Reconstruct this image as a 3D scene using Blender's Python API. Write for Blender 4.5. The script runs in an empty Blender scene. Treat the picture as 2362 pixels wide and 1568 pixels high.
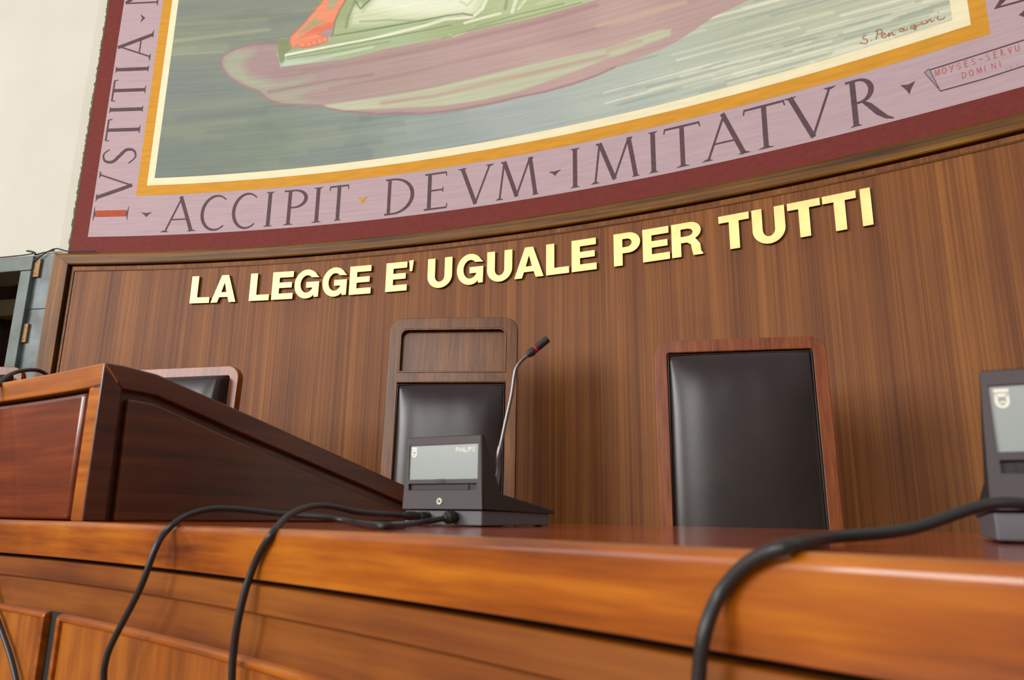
import bpy, bmesh, math, random
import numpy as np
from mathutils import Vector, Matrix
R_=math.radians
sc=bpy.context.scene
COL=sc.collection
# ------------------------------------------------------------------ camera
FPX,PIT,ROL=1706.15,.234189,.01264        # focal length in px of a 2362 px wide frame, pitch, roll
ZC=1.0172                                 # camera height above the public floor
cam=bpy.data.objects.new('camera',bpy.data.cameras.new('camera')); COL.objects.link(cam)
_R=Vector((1,0,0)); _U=Vector((0,-math.sin(PIT),math.cos(PIT))); _F=Vector((0,math.cos(PIT),math.sin(PIT)))
_rt=_R*math.cos(ROL)+_U*math.sin(ROL); _up=_U*math.cos(ROL)-_R*math.sin(ROL)
cam.matrix_world=Matrix(((_rt.x,_up.x,-_F.x,0),(_rt.y,_up.y,-_F.y,0),(_rt.z,_up.z,-_F.z,ZC),(0,0,0,1)))
cam.data.sensor_width=24; cam.data.lens=24*FPX/2362; cam.data.clip_start=.02
cam.data.dof.use_dof=True; cam.data.dof.focus_distance=3.4; cam.data.dof.aperture_fstop=5.0
sc.camera=cam
# ------------------------------------------------------------------ light, exposure
sc.view_settings.view_transform='Standard'; sc.view_settings.look='None'
sc.view_settings.exposure=0.18; sc.view_settings.gamma=1
w=bpy.data.worlds.new('world'); sc.world=w; w.use_nodes=True
_n=w.node_tree.nodes; _l=w.node_tree.links      # bright upper room, warm dim lower room
_tc=_n.new('ShaderNodeTexCoord'); _sp=_n.new('ShaderNodeSeparateXYZ'); _rp=_n.new('ShaderNodeValToRGB'); _mr=_n.new('ShaderNodeMapRange')
_mr.inputs['From Min'].default_value=-1; _mr.inputs['From Max'].default_value=1
_l.new(_tc.outputs['Generated'],_sp.inputs[0]); _l.new(_sp.outputs['Z'],_mr.inputs['Value']); _l.new(_mr.outputs[0],_rp.inputs['Fac']); _l.new(_rp.outputs['Color'],_n['Background'].inputs[0])
_e=_rp.color_ramp.elements; _e[0].position=.46; _e[0].color=(.14,.09,.055,1); _e[1].position=.70; _e[1].color=(1,.98,.95,1)
_x=_e.new(.56); _x.color=(.24,.20,.16,1)
w.node_tree.nodes['Background'].inputs[1].default_value=.5
def area(name,loc,target,sx,sy,power,color):
    l=bpy.data.lights.new(name,'AREA'); l.shape='RECTANGLE'; l.size=sx; l.size_y=sy; l.energy=power; l.color=color
    o=bpy.data.objects.new(name,l); COL.objects.link(o); o.location=loc
    o.rotation_euler=(Vector(target)-Vector(loc)).to_track_quat('-Z','Y').to_euler(); return o
area('window_daylight',(-9.5,-3.0,4.4),(.6,2.6,1.9),4.0,3.6,700,(1,.98,.95))
area('window_daylight',(-5.2,1.0,3.2),(1.2,2.4,1.6),1.2,2.6,22,(.92,.96,1))
area('window_daylight',(-4.2,-6.3,4.2),(.5,2.8,1.6),4.0,3.0,300,(1,.98,.94))
# ------------------------------------------------------------------ geometry of the place (camera at the origin, z up, metres)
WR=1/.12311; WC=(-3.0716,4.1206-WR)       # curved wall: centre and radius
BR=.6/.1197875; BC=(-6.2099*.6,3.8005*.6-BR)  # curved bench front
ZD=-.0172                                 # bench top
def ray(x,y):
    x=(x-1181)/FPX; y=-(y-784)/FPX; c,s=math.cos(ROL),math.sin(ROL)
    x,y=c*x-s*y,s*x+c*y
    return Vector((x,math.cos(PIT)-y*math.sin(PIT),math.sin(PIT)+y*math.cos(PIT)))
def at_y(x,y,Y): d=ray(x,y); return d*(Y/d.y)
def on_cyl(x,y,C,R):
    d=ray(x,y); a=d.x**2+d.y**2; b=-2*(d.x*C[0]+d.y*C[1]); c=C[0]**2+C[1]**2-R*R
    return d*((-b+math.sqrt(b*b-4*a*c))/(2*a))
def wall_at(x,y):                          # -> azimuth (rad), height
    q=on_cyl(x,y,WC,WR); return math.atan2(q.x-WC[0],q.y-WC[1]),q.z
def proj(X,Y,Z):
    D=Y*math.cos(PIT)+Z*math.sin(PIT); v=(-Y*math.sin(PIT)+Z*math.cos(PIT))/D; u=X/D
    c,s=math.cos(ROL),math.sin(ROL)
    return 1181+FPX*(c*u+s*v),784-FPX*(-s*u+c*v)
def polar(C,R,a,z,off=0): return ((C[0]+(R-off)*math.sin(a)),(C[1]+(R-off)*math.cos(a)),z+ZC)
def W3(a,z,off=0): return polar(WC,WR,a,z,off)
def az_at(px,z):                           # wall azimuth whose point at height z shows at column px
    lo,hi=R_(-5),R_(48)
    for _ in range(50):
        m=(lo+hi)/2; x,_y=proj(WC[0]+WR*math.sin(m),WC[1]+WR*math.cos(m),z)
        if x<px: lo=m
        else: hi=m
    return (lo+hi)/2
# ------------------------------------------------------------------ materials
def lin(c):
    f=lambda v:(v/255/12.92) if v/255<=.04045 else ((v/255+.055)/1.055)**2.4
    return (f(c[0]),f(c[1]),f(c[2]),1)
def new_mat(n):
    m=bpy.data.materials.new(n); m.use_nodes=True
    nt=m.node_tree; return m,nt,nt.nodes['Principled BSDF']
def setp(b,**k):
    for a,v in k.items(): b.inputs[a.replace('_',' ')].default_value=v
def plain(n,c,rough=.5,metal=0,noise=0,scale=30,coat=0,bump=0,bscale=200,coord='Object',crough=.1,spec=.5):
    m,nt,b=new_mat(n); col=lin(c); setp(b,Base_Color=col,Roughness=rough,Metallic=metal,Coat_Weight=coat,Coat_Roughness=crough,Specular_IOR_Level=spec)
    tc=nt.nodes.new('ShaderNodeTexCoord')
    t=nt.nodes.new('ShaderNodeTexNoise'); t.inputs['Scale'].default_value=scale; t.inputs['Detail'].default_value=5
    nt.links.new(tc.outputs[coord],t.inputs['Vector'])
    r=nt.nodes.new('ShaderNodeValToRGB'); a=max(noise,.02)
    r.color_ramp.elements[0].position=.3; r.color_ramp.elements[1].position=.7
    r.color_ramp.elements[0].color=(col[0]*(1-a),col[1]*(1-a),col[2]*(1-a),1)
    r.color_ramp.elements[1].color=(min(1,col[0]*(1+a)),min(1,col[1]*(1+a)),min(1,col[2]*(1+a)),1)
    nt.links.new(t.outputs['Fac'],r.inputs['Fac']); nt.links.new(r.outputs['Color'],b.inputs['Base Color'])
    if bump:
        t2=nt.nodes.new('ShaderNodeTexNoise'); t2.inputs['Scale'].default_value=bscale; t2.inputs['Detail'].default_value=3
        nt.links.new(tc.outputs[coord],t2.inputs['Vector'])
        bp=nt.nodes.new('ShaderNodeBump'); bp.inputs['Strength'].default_value=bump; bp.inputs['Distance'].default_value=.002
        nt.links.new(t2.outputs['Fac'],bp.inputs['Height']); nt.links.new(bp.outputs['Normal'],b.inputs['Normal'])
    return m
def wood(n,dark,mid,light,axis='X',coord='UV',rough=.4,coat=.3,crough=.15,fine=90,broad=7,along=.8,blotch=.35,spec=.5,figure=0):
    """streaky varnished wood, grain runs along `axis` of the coordinates (metres)"""
    m,nt,b=new_mat(n); setp(b,Roughness=rough,Coat_Weight=coat,Coat_Roughness=crough,Specular_IOR_Level=spec)
    N=nt.nodes; L=nt.links
    tc=N.new('ShaderNodeTexCoord')
    oi=N.new('ShaderNodeObjectInfo'); vs=N.new('ShaderNodeVectorMath'); vs.operation='ADD'
    cb=N.new('ShaderNodeCombineXYZ'); ml=N.new('ShaderNodeMath'); ml.operation='MULTIPLY'; ml.inputs[1].default_value=7.0
    L.new(oi.outputs['Random'],ml.inputs[0]); 
    for i in range(3): L.new(ml.outputs[0],cb.inputs[i])
    L.new(tc.outputs[coord],vs.inputs[0]); L.new(cb.outputs[0],vs.inputs[1])
    def nz(sa,sc_,detail,dist=0,rgh=.6):
        mp=N.new('ShaderNodeMapping'); s=[sc_]*3; s['XYZ'.index(axis)]=sa; mp.inputs['Scale'].default_value=s
        L.new(vs.outputs[0],mp.inputs['Vector'])
        t=N.new('ShaderNodeTexNoise'); t.inputs['Scale'].default_value=1; t.inputs['Detail'].default_value=detail
        t.inputs['Distortion'].default_value=dist; t.inputs['Roughness'].default_value=rgh
        L.new(mp.outputs[0],t.inputs['Vector']); return t.outputs['Fac']
    a=nz(along*1.6,fine,4); c=nz(along*.5,broad,3,figure); d=nz(2.2,3.0,3,.5)
    def mth(op,x,y):
        q=N.new('ShaderNodeMath'); q.operation=op
        for i,v in enumerate((x,y)):
            if isinstance(v,(int,float)): q.inputs[i].default_value=v
            else: L.new(v,q.inputs[i])
        return q.outputs[0]
    v=mth('ADD',mth('MULTIPLY',a,.45),mth('ADD',mth('MULTIPLY',c,.55-blotch*.5),mth('MULTIPLY',d,blotch*.5)))
    r=N.new('ShaderNodeValToRGB'); e=r.color_ramp.elements
    e[0].position=.36; e[0].color=lin(dark); e[1].position=.64; e[1].color=lin(light)
    x=e.new(.5); x.color=lin(mid); L.new(v,r.inputs['Fac']); L.new(r.outputs['Color'],b.inputs['Base Color'])
    bp=N.new('ShaderNodeBump'); bp.inputs['Strength'].default_value=.12; bp.inputs['Distance'].default_value=.0008
    L.new(a,bp.inputs['Height']); L.new(bp.outputs['Normal'],b.inputs['Normal'])
    return m
M={}
M['veneer']=wood('wall_veneer',(90,44,8),(122,69,23),(150,93,36),'Y',rough=.5,coat=.04,crough=.4,spec=.2,fine=110,broad=15,along=.35,blotch=.25)
M['rail']=wood('oak_rail',(60,34,3),(112,70,10),(150,103,24),'X',rough=.48,coat=.04,spec=.22,crough=.3,fine=60,broad=14,along=.8,figure=.6)
M['rail_v']=wood('oak_rail_upright',(70,40,4),(120,74,11),(156,106,26),'Y',rough=.48,coat=.04,spec=.22,crough=.3,fine=60,broad=14,along=.8)
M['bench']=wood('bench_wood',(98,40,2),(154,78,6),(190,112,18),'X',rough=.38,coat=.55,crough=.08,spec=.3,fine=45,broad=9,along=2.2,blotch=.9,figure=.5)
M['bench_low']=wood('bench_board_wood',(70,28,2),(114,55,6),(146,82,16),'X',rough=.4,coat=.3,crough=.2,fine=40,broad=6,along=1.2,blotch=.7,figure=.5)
M['panelwood']=wood('bench_panel_wood',(98,43,3),(146,76,8),(180,108,20),'Y',rough=.4,coat=.3,crough=.2,fine=30,broad=6,along=1.5,blotch=.9,figure=1.2)
M['desktop']=wood('desktop_wood',(112,36,7),(150,58,14),(176,78,22),'X',rough=.2,coat=.45,crough=.06,spec=.4,fine=60,broad=10,along=1.0)
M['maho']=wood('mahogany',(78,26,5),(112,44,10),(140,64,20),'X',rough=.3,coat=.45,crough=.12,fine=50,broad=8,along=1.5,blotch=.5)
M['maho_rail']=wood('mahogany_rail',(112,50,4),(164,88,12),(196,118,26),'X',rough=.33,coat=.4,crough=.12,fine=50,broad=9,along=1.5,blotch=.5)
M['maho_shaded']=wood('mahogany_shaded',(56,22,7),(82,36,11),(104,50,18),'X',rough=.35,coat=.35,crough=.15,fine=50,broad=9,along=1.5,blotch=.5)  # darker mahogany copy: shade of the side turned from the daylight, in its colour
M['chair_wood']=wood('chair_wood',(66,32,5),(106,58,14),(136,84,26),'Z','Object',rough=.42,coat=.2,crough=.2,spec=.35,fine=90,broad=18,along=2)
M['chair_red']=wood('chair_wood_reddish',(92,40,14),(130,64,27),(154,84,40),'Z','Object',rough=.42,coat=.22,spec=.35,crough=.2,fine=90,broad=18,along=2)
M['leather']=plain('black_leather',(44,34,32),rough=.27,noise=.2,scale=8,bump=.1,bscale=500,spec=.4)
M['groove']=plain('groove_shade',(16,7,4),rough=.7)  # near-black wood: the shade inside recesses is put into the colour
M['brass']=plain('brushed_brass',(220,198,130),rough=.45,metal=.5,noise=.14,scale=14)
M['brass_edge']=plain('brass_edge',(170,126,60),rough=.4,metal=.8)
M['plaster']=plain('white_plaster',(206,203,190),rough=.9,noise=.03,scale=2.5,bump=.15,bscale=60)
M['marble']=plain('green_marble',(98,110,112),rough=.3,noise=.55,scale=7,coat=.2)
M['marble_dark']=plain('green_marble_frame',(92,104,100),rough=.35,noise=.25,scale=9)
M['hinge']=plain('aged_brass',(138,104,56),rough=.5,metal=.15,noise=.2,scale=60)
M['cable']=plain('black_rubber',(34,33,34),rough=.42,spec=.5)
M['thin_cable']=plain('thin_cable_rubber',(45,42,36),rough=.5)
M['plastic']=plain('dark_grey_plastic',(74,67,69),rough=.55,bump=.3,bscale=1500)
M['plastic_b']=plain('grey_plastic_base',(92,90,96),rough=.5,bump=.2,bscale=1500)
M['plastic_d']=plain('black_plastic',(36,30,29),rough=.55)
M['screen']=plain('grey_window',(150,160,156),rough=.25,coat=.4)
M['silver']=plain('silver_print',(235,232,215),rough=.4)
M['steel']=plain('gooseneck_steel',(120,112,112),rough=.32,metal=.8)
M['red_ring']=plain('red_ring',(170,20,28),rough=.4)
M['floor']=plain('floor_stone',(150,112,72),rough=.4,noise=.15,scale=3)
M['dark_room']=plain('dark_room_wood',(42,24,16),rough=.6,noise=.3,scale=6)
M['cornice']=plain('stone_cornice',(120,108,90),rough=.7)
def paint(n,c,amt=.06,streak=(1.5,60),c2=None):
    m,nt,b=new_mat(n); setp(b,Roughness=.75,Specular_IOR_Level=.3); N=nt.nodes; L=nt.links
    tc=N.new('ShaderNodeTexCoord'); mp=N.new('ShaderNodeMapping'); mp.inputs['Scale'].default_value=(streak[0],streak[1],1)
    L.new(tc.outputs['UV'],mp.inputs['Vector']); t=N.new('ShaderNodeTexNoise'); t.inputs['Scale'].default_value=1.6; t.inputs['Detail'].default_value=6
    L.new(mp.outputs[0],t.inputs['Vector'])
    t2=N.new('ShaderNodeTexNoise'); t2.inputs['Scale'].default_value=500; L.new(tc.outputs['UV'],t2.inputs['Vector'])
    r=N.new('ShaderNodeMapRange'); r.inputs['From Min'].default_value=.3; r.inputs['From Max'].default_value=.7
    r.inputs['To Min'].default_value=1-amt; r.inputs['To Max'].default_value=1+amt
    L.new(t.outputs['Fac'],r.inputs['Value'])
    mx=N.new('ShaderNodeVectorMath'); mx.operation='SCALE'
    if c is None:
        at=N.new('ShaderNodeAttribute'); at.attribute_name='pigment'; L.new(at.outputs['Color'],mx.inputs[0])
    else: mx.inputs[0].default_value=lin(c)[:3]
    L.new(r.outputs[0],mx.inputs['Scale']); L.new(mx.outputs[0],b.inputs['Base Color'])
    bp=N.new('ShaderNodeBump'); bp.inputs['Strength'].default_value=.15; bp.inputs['Distance'].default_value=.001
    L.new(t2.outputs['Fac'],bp.inputs['Height']); L.new(bp.outputs['Normal'],b.inputs['Normal'])
    return m
M['p_red']=paint('oxblood_paint',(114,44,38),.12,(20,25))
M['p_pink']=paint('mauve_paint',(184,160,166),.07,(3,40))
M['p_gold']=paint('ochre_paint',(208,148,46),.1,(5,30))
M['p_cream']=paint('cream_paint',(238,229,192),.05,(5,30))
M['p_scene']=paint('painted_sky',None,.08,(1.1,38))
M['p_dark']=paint('umber_paint',(92,70,74),.15,(30,30))
M['p_rust']=paint('rust_paint',(176,78,48),.1,(30,30))
M['p_pale_red']=paint('pale_red_paint',(190,95,90),.1,(30,30))
M['p_sign']=paint('signature_paint',(172,120,92),.1,(30,30))
M['p_grey']=paint('pale_grey_paint',(160,148,152),.1,(30,30))
M['edge']=plain('frayed_green_edge',(86,92,58),rough=.9,noise=.3,scale=40)
# ------------------------------------------------------------------ mesh helpers
def tag(o,label=None,cat=None,group=None,kind=None):
    if label: o['label']=label
    if cat: o['category']=cat
    if group: o['group']=group
    if kind: o['kind']=kind
    return o
def empty(name,loc,rz=0):
    o=bpy.data.objects.new(name,None); COL.objects.link(o); o.location=loc; o.rotation_euler=(0,0,rz); o.empty_display_size=.05; return o
def link(name,me,mat,parent=None,smooth=False,bevel=0,seg=2):
    o=bpy.data.objects.new(name,me); COL.objects.link(o)
    for m in (mat if isinstance(mat,list) else [mat]):
        if m: me.materials.append(M[m])
    if smooth:
        for p in me.polygons: p.use_smooth=True
    if bevel:
        b=o.modifiers.new('bevel','BEVEL'); b.width=bevel; b.segments=seg; b.limit_method='ANGLE'; b.angle_limit=R_(35)
        b.harden_normals=False
    if parent is not None: o.parent=parent
    return o
def mesh(vs,fs,uvs=None,fix=True):
    me=bpy.data.meshes.new('m'); me.from_pydata([tuple(v) for v in vs],[],fs)
    if uvs is not None:
        uv=me.uv_layers.new(name='UVMap')
        for l in me.loops: uv.data[l.index].uv=uvs[l.vertex_index]
    me.validate()
    if fix:
        bm=bmesh.new(); bm.from_mesh(me); bmesh.ops.recalc_face_normals(bm,faces=bm.faces); bm.to_mesh(me); bm.free()
    me.update(); return me
def arc_solid(C,R,prof,a0,a1,n=60):
    """profile [(offset towards the room, z)...] closed, swept round C from a0 to a1 (deg); UV = (arc length, profile length)"""
    vs,fs,uv=[],[],[]; k=len(prof)
    cum=[0]
    for i in range(k): 
        p,q=prof[i],prof[(i+1)%k]; cum.append(cum[-1]+math.hypot(p[0]-q[0],p[1]-q[1]))
    for i in range(n+1):
        a=R_(a0+(a1-a0)*i/n)
        for j in range(k+1):
            o_,z=prof[j%k]; vs.append(polar(C,R,a,z,o_)); uv.append((a*R,cum[j]))
    for i in range(n):
        for j in range(k):
            b=i*(k+1)+j; fs.append((b,b+1,b+k+2,b+k+1))
    fs.append(tuple(range(k))[::-1]); fs.append(tuple(n*(k+1)+j for j in range(k)))
    me=mesh(vs,fs,uv)
    bm=bmesh.new(); bm.from_mesh(me); bmesh.ops.remove_doubles(bm,verts=bm.verts,dist=1e-6); bmesh.ops.recalc_face_normals(bm,faces=bm.faces); bm.to_mesh(me); bm.free()
    return me
def rect_prof(o0,o1,z0,z1,r=0):
    if r<=0: return [(o0,z0),(o1,z0),(o1,z1),(o0,z1)]
    p=[(o0,z0),(o1,z0)]
    # outer top corner rounded (o1 is the room side)
    for i in range(7): t=i/6*math.pi/2; p.append((o1-r+r*math.cos(t),z1-r+r*math.sin(t)))
    return p+[(o0,z1)]
def box(sx,sy,sz,c=(0,0,0)):
    vs=[(c[0]+sx*i/2,c[1]+sy*j/2,c[2]+sz*k/2) for i in(-1,1) for j in(-1,1) for k in(-1,1)]
    return mesh(vs,[(0,1,3,2),(4,6,7,5),(0,4,5,1),(2,3,7,6),(0,2,6,4),(1,5,7,3)])
def prism(poly,y0,y1,fn=lambda x,y,z:(x,y,z),uvf=None):
    """polygon [(a,b)] in the local xz plane, thick from y0 to y1, placed by fn"""
    k=len(poly); vs=[fn(a,y0,b) for a,b in poly]+[fn(a,y1,b) for a,b in poly]
    fs=[tuple(range(k)),tuple(range(2*k-1,k-1,-1))]+[(i,(i+1)%k,k+(i+1)%k,k+i) for i in range(k)]
    return mesh(vs,fs,[(a,b) for a,b in poly]*2)
def outline_mesh(loops,depth,bevel=0,res=3):
    """filled outlines with holes -> plate in the local xy plane from z=0 to z=depth"""
    cu=bpy.data.curves.new('c','CURVE'); cu.dimensions='2D'; cu.fill_mode='BOTH'; cu.extrude=max(depth/2-bevel,1e-4); cu.bevel_depth=bevel; cu.bevel_resolution=1
    cu.offset=-bevel
    for lp in loops:
        s=cu.splines.new('POLY'); s.points.add(len(lp)-1); s.use_cyclic_u=True
        for i,(x,y) in enumerate(lp): s.points[i].co=(x,y,0,1)
    o=bpy.data.objects.new('c',cu); COL.objects.link(o)
    dg=bpy.context.evaluated_depsgraph_get(); me=bpy.data.meshes.new_from_object(o.evaluated_get(dg)); bpy.data.objects.remove(o)
    me.materials.clear()
    for v in me.vertices: v.co.z+=depth/2
    uv=me.uv_layers.new(name='UVMap') if not me.uv_layers else me.uv_layers[0]
    for l in me.loops: c=me.vertices[l.vertex_index].co; uv.data[l.index].uv=(c.x,c.y)
    return me
def catmull(P,n=10):
    P=[Vector(p) for p in P]; out=[]
    for i in range(len(P)-1):
        p0=P[max(i-1,0)];p1=P[i];p2=P[i+1];p3=P[min(i+2,len(P)-1)]
        for j in range(n):
            t=j/n; out.append(.5*((2*p1)+(p2-p0)*t+(2*p0-5*p1+4*p2-p3)*t*t+(3*p1-p0-3*p2+p3)*t**3))
    return out+[P[-1]]
def tube(P,r,seg=12,cap=True):
    """r: number or list per point"""
    P=[Vector(p) for p in P]; n=len(P); rr=r if isinstance(r,(list,tuple)) else [r]*n
    vs,fs,uv=[],[],[]; nrm=None; L=0
    for i,p in enumerate(P):
        t=(P[min(i+1,n-1)]-P[max(i-1,0)]).normalized()
        if nrm is None: nrm=t.orthogonal().normalized()
        nrm=(nrm-t*nrm.dot(t)).normalized(); b=t.cross(nrm)
        if i: L+=(P[i]-P[i-1]).length
        for j in range(seg):
            a=2*math.pi*j/seg; vs.append(p+(nrm*math.cos(a)+b*math.sin(a))*rr[i]); uv.append((L,j/seg*.02))
    for i in range(n-1):
        for j in range(seg): fs.append((i*seg+j,i*seg+(j+1)%seg,(i+1)*seg+(j+1)%seg,(i+1)*seg+j))
    if cap: fs.append(tuple(range(seg))[::-1]); fs.append(tuple((n-1)*seg+j for j in range(seg)))
    return mesh(vs,fs,uv)
def lathe(prof,seg=24):
    """[(r,z)] around z"""
    vs=[];fs=[];n=len(prof)
    for r,z in prof:
        for j in range(seg): a=2*math.pi*j/seg; vs.append((r*math.cos(a),r*math.sin(a),z))
    for i in range(n-1):
        for j in range(seg): fs.append((i*seg+j,i*seg+(j+1)%seg,(i+1)*seg+(j+1)%seg,(i+1)*seg+j))
    fs.append(tuple(range(seg))[::-1]); fs.append(tuple((n-1)*seg+j for j in range(seg)))
    return mesh(vs,fs)
def xform(me,mat): me.transform(mat); me.update(); return me
def place(o,p): o.location=(p[0],p[1],p[2]+ZC); return o
def join_meshes(ms):
    bm=bmesh.new()
    for m in ms: bm.from_mesh(m)
    me=bpy.data.meshes.new('m'); bm.to_mesh(me); bm.free(); return me
#__SECTION_SETTING__
# ------------------------------------------------------------------ setting
FL=-ZC; DAIS=ZD-.78
def struct(o,label=None): o['kind']='structure'; 
def struct(o,label=None):
    o['kind']='structure'
    if label: o['label']=label
    return o
struct(link('floor',box(12,16,.1,(0,0,-.05)),'floor'),'stone floor of the courtroom below the bench')
AJ,AV=2.79,3.28
# plaster core of the curved wall, behind veneer and mural
struct(link('wall_back',arc_solid(WC,WR,rect_prof(-.25,-.012,FL,1.463),AJ,48,90),'plaster'),'lower masonry of the curved wall behind the wood panelling')
struct(link('wall_back',arc_solid(WC,WR,rect_prof(-.25,-.012,1.463,3.9),AJ,48,90),'plaster'),'curved plaster wall behind the wood panelling and the mural')
# flat wall to the left, opening for a door
Q=Vector((WC[0]+(WR+.012)*math.sin(R_(AJ)),WC[1]+(WR+.012)*math.cos(R_(AJ)),0)); Ul=Vector((-.9701,.2425,0)); Nl=Vector((-.2425,-.9701,0))
def LW(t,o,z): p=Q+Ul*t+Nl*o; return (p.x,p.y,z+ZC)
def lplane(x,y,o=0):
    d=ray(x,y); k=((Q+Nl*o).dot(Nl))/d.dot(Nl); p=d*k-Q; return p.dot(Ul),p.z
def lbox(t0,t1,o0,o1,z0,z1): return prism([(t0,z0),(t1,z0),(t1,z1),(t0,z1)],o0,o1,lambda a,b,c:LW(a,b,c))
OF=.035
t_s0=0; zt=lplane(100,589)[1]
tf0=lplane(80,600)[0]; ff0,_z=lplane(71,625,OF); ff1,zh=lplane(47,625,OF); ztf=lplane(40,592,OF)[1]
print('left wall',tf0,ff0,ff1,zh,ztf,zt)
wl=lbox(0,4.0,-.25,-.0,zt,3.9)
struct(link('wall_left',wl,'plaster'),'white plaster wall left of the mural')
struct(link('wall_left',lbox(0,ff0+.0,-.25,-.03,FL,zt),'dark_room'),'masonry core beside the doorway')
# marble slabs beside the panelling
zs=lplane(100,712)[1]
g='marble slabs beside the doorway'
for z0,z1,lab in ((zs+.0015,zt,'upper grey-green marble slab between doorway and wood panelling'),(FL,zs-.0015,'lower grey-green marble slab between doorway and wood panelling')):
    tag(link('marble_slab',lbox(.0,tf0-.005,-.03,.004,z0,z1),'marble',bevel=.0015),lab,'wall slab')
# marble door frame: header, jamb
df=empty('door_1',(0,0,0)); struct(df,'grey-green marble door surround at the left edge')
link('door_jamb',lbox(ff0,ff1,-.2,OF,FL,zh),'marble_dark',df,bevel=.004)
link('door_header',lbox(ff0,2.2,-.2,OF,zh+.002,ztf),'marble_dark',df,bevel=.004)
# dark room seen through the doorway
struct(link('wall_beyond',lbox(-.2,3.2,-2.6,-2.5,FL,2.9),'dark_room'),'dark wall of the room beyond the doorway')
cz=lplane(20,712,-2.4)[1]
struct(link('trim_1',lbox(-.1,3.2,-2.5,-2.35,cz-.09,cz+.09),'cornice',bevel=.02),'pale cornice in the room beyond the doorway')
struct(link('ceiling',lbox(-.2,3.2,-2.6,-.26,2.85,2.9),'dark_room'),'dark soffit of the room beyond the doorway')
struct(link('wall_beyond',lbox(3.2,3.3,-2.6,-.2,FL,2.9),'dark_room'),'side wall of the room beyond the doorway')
_l2=bpy.data.lights.new('added_room_fill','AREA'); _l2.size=.5; _l2.energy=22; _l2.color=(1,.93,.82)
_o2=bpy.data.objects.new('added_room_fill',_l2); COL.objects.link(_o2); _o2.location=LW(1.4,-1.2,2.7)  # added area light that brightens the dim cornice; no fitting is seen there
# hinges / brackets
for (xa,ya,xb,yb),lab in (((84,598,80,641),'upper brass bracket at the top of the marble door surround'),((54,748,66,791),'lower brass bracket between marble door surround and slab')):
    t0,z1=lplane(xa if xa<80 else 98,ya,.006); t1,z0=lplane(76 if xa>80 else 51,yb,.006)
    ta,tb=sorted((lplane(99 if xa>80 else 70,ya,.006)[0],lplane(75 if xa>80 else 50,yb,.006)[0]))
    hb=empty('wall_bracket',LW((ta+tb)/2,.004,z0)); tag(hb,lab,'bracket')
    o=link('plate',lbox(ta,tb,.004,.02,z0,z1),'hinge',hb,bevel=.002); o.matrix_parent_inverse=Matrix.Translation(-Vector(LW((ta+tb)/2,.004,z0)))
    zz=(z0+z1)/2
    for d in (-.035,.035): o=link('screw',tube([LW((ta+tb)/2,.02,zz+d),LW((ta+tb)/2,.0225,zz+d)],.004),'hinge',hb); o.matrix_parent_inverse=Matrix.Translation(-Vector(LW((ta+tb)/2,.004,z0)))
# thin cables along the top of slab and frame
tag(link('thin_cable',tube(catmull([LW(1.2,.04,ztf+.004),LW(ff1,.04,ztf+.004),LW(ff0+.05,.04,ztf+.03),LW(ff0,.03,ztf+.02),LW(tf0-.02,.02,zt-.0),LW(.1,.012,zt+.012),LW(.0,.03,zt+.012)],8),.004),'thin_cable'),'thin cable running over the top of the marble door surround','cable')
tag(link('thin_cable',tube(catmull([LW(tf0+.01,.03,zt-.13),LW(tf0-.02,.03,zt-.05),LW(tf0-.08,.02,zt+.0),LW(.05,.02,zt+.015),LW(-.02,.035,zt+.02)]+[W3(R_(a),1.47,.03) for a in (3.4,4.0,4.6)],8),.004),'thin_cable'),'thin dark cable looping from the upper bracket onto the panelling rail','cable')
# ---- wood panelling of the curved wall: its own thing with frame rails
ZT,ZB=1.463,1.393
pn=empty('wall_panelling',(0,0,0)); tag(pn,'curved walnut veneer panelling with oak frame below the mural','wall panelling')
link('veneer_panel',arc_solid(WC,WR,rect_prof(-.012,0,FL+.2,1.357),3.66,39.3,120),'veneer',pn)
link('margin_strip',join_meshes([arc_solid(WC,WR,rect_prof(-.012,0,1.363,1.386),3.55,39.4,120),arc_solid(WC,WR,rect_prof(-.012,0,FL+.2,1.363),3.55,3.62,2)]),'veneer',pn)
link('bead',join_meshes([arc_solid(WC,WR,[(-.01,1.356),(.004,1.356),(.005,1.3595),(.004,1.363),(-.01,1.363)],3.62,39.35,120),
     arc_solid(WC,WR,[(-.01,FL+.2),(.005,FL+.2),(.005,1.363),(-.01,1.363)],3.615,3.665,1)]),'rail',pn)
link('groove',arc_solid(WC,WR,rect_prof(-.0125,-.011,FL+.2,1.395),3.4,39.5,120),'groove',pn)  # backing sheet, coloured dark for the shade below the rail
link('top_rail',arc_solid(WC,WR,[(-.012,ZB),(.018,ZB),(.022,ZB+.006),(.022,ZT-.012),(.012,ZT),(-.012,ZT)],AJ,40.2,120),'rail',pn)
link('side_post',prism([(R_(AJ)*WR,FL),(R_(3.45)*WR,FL),(R_(3.45)*WR,ZB-.001),(R_(AJ)*WR,ZT+.001)],-.012,.0235,lambda a,b,c:W3(a/WR,c,b)),'rail_v',pn,bevel=.0015)
link('side_post',arc_solid(WC,WR,[(-.012,FL),(.020,FL),(.020,ZB),(-.012,ZB)],39.5,40.2,3),'rail_v',pn)
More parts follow.
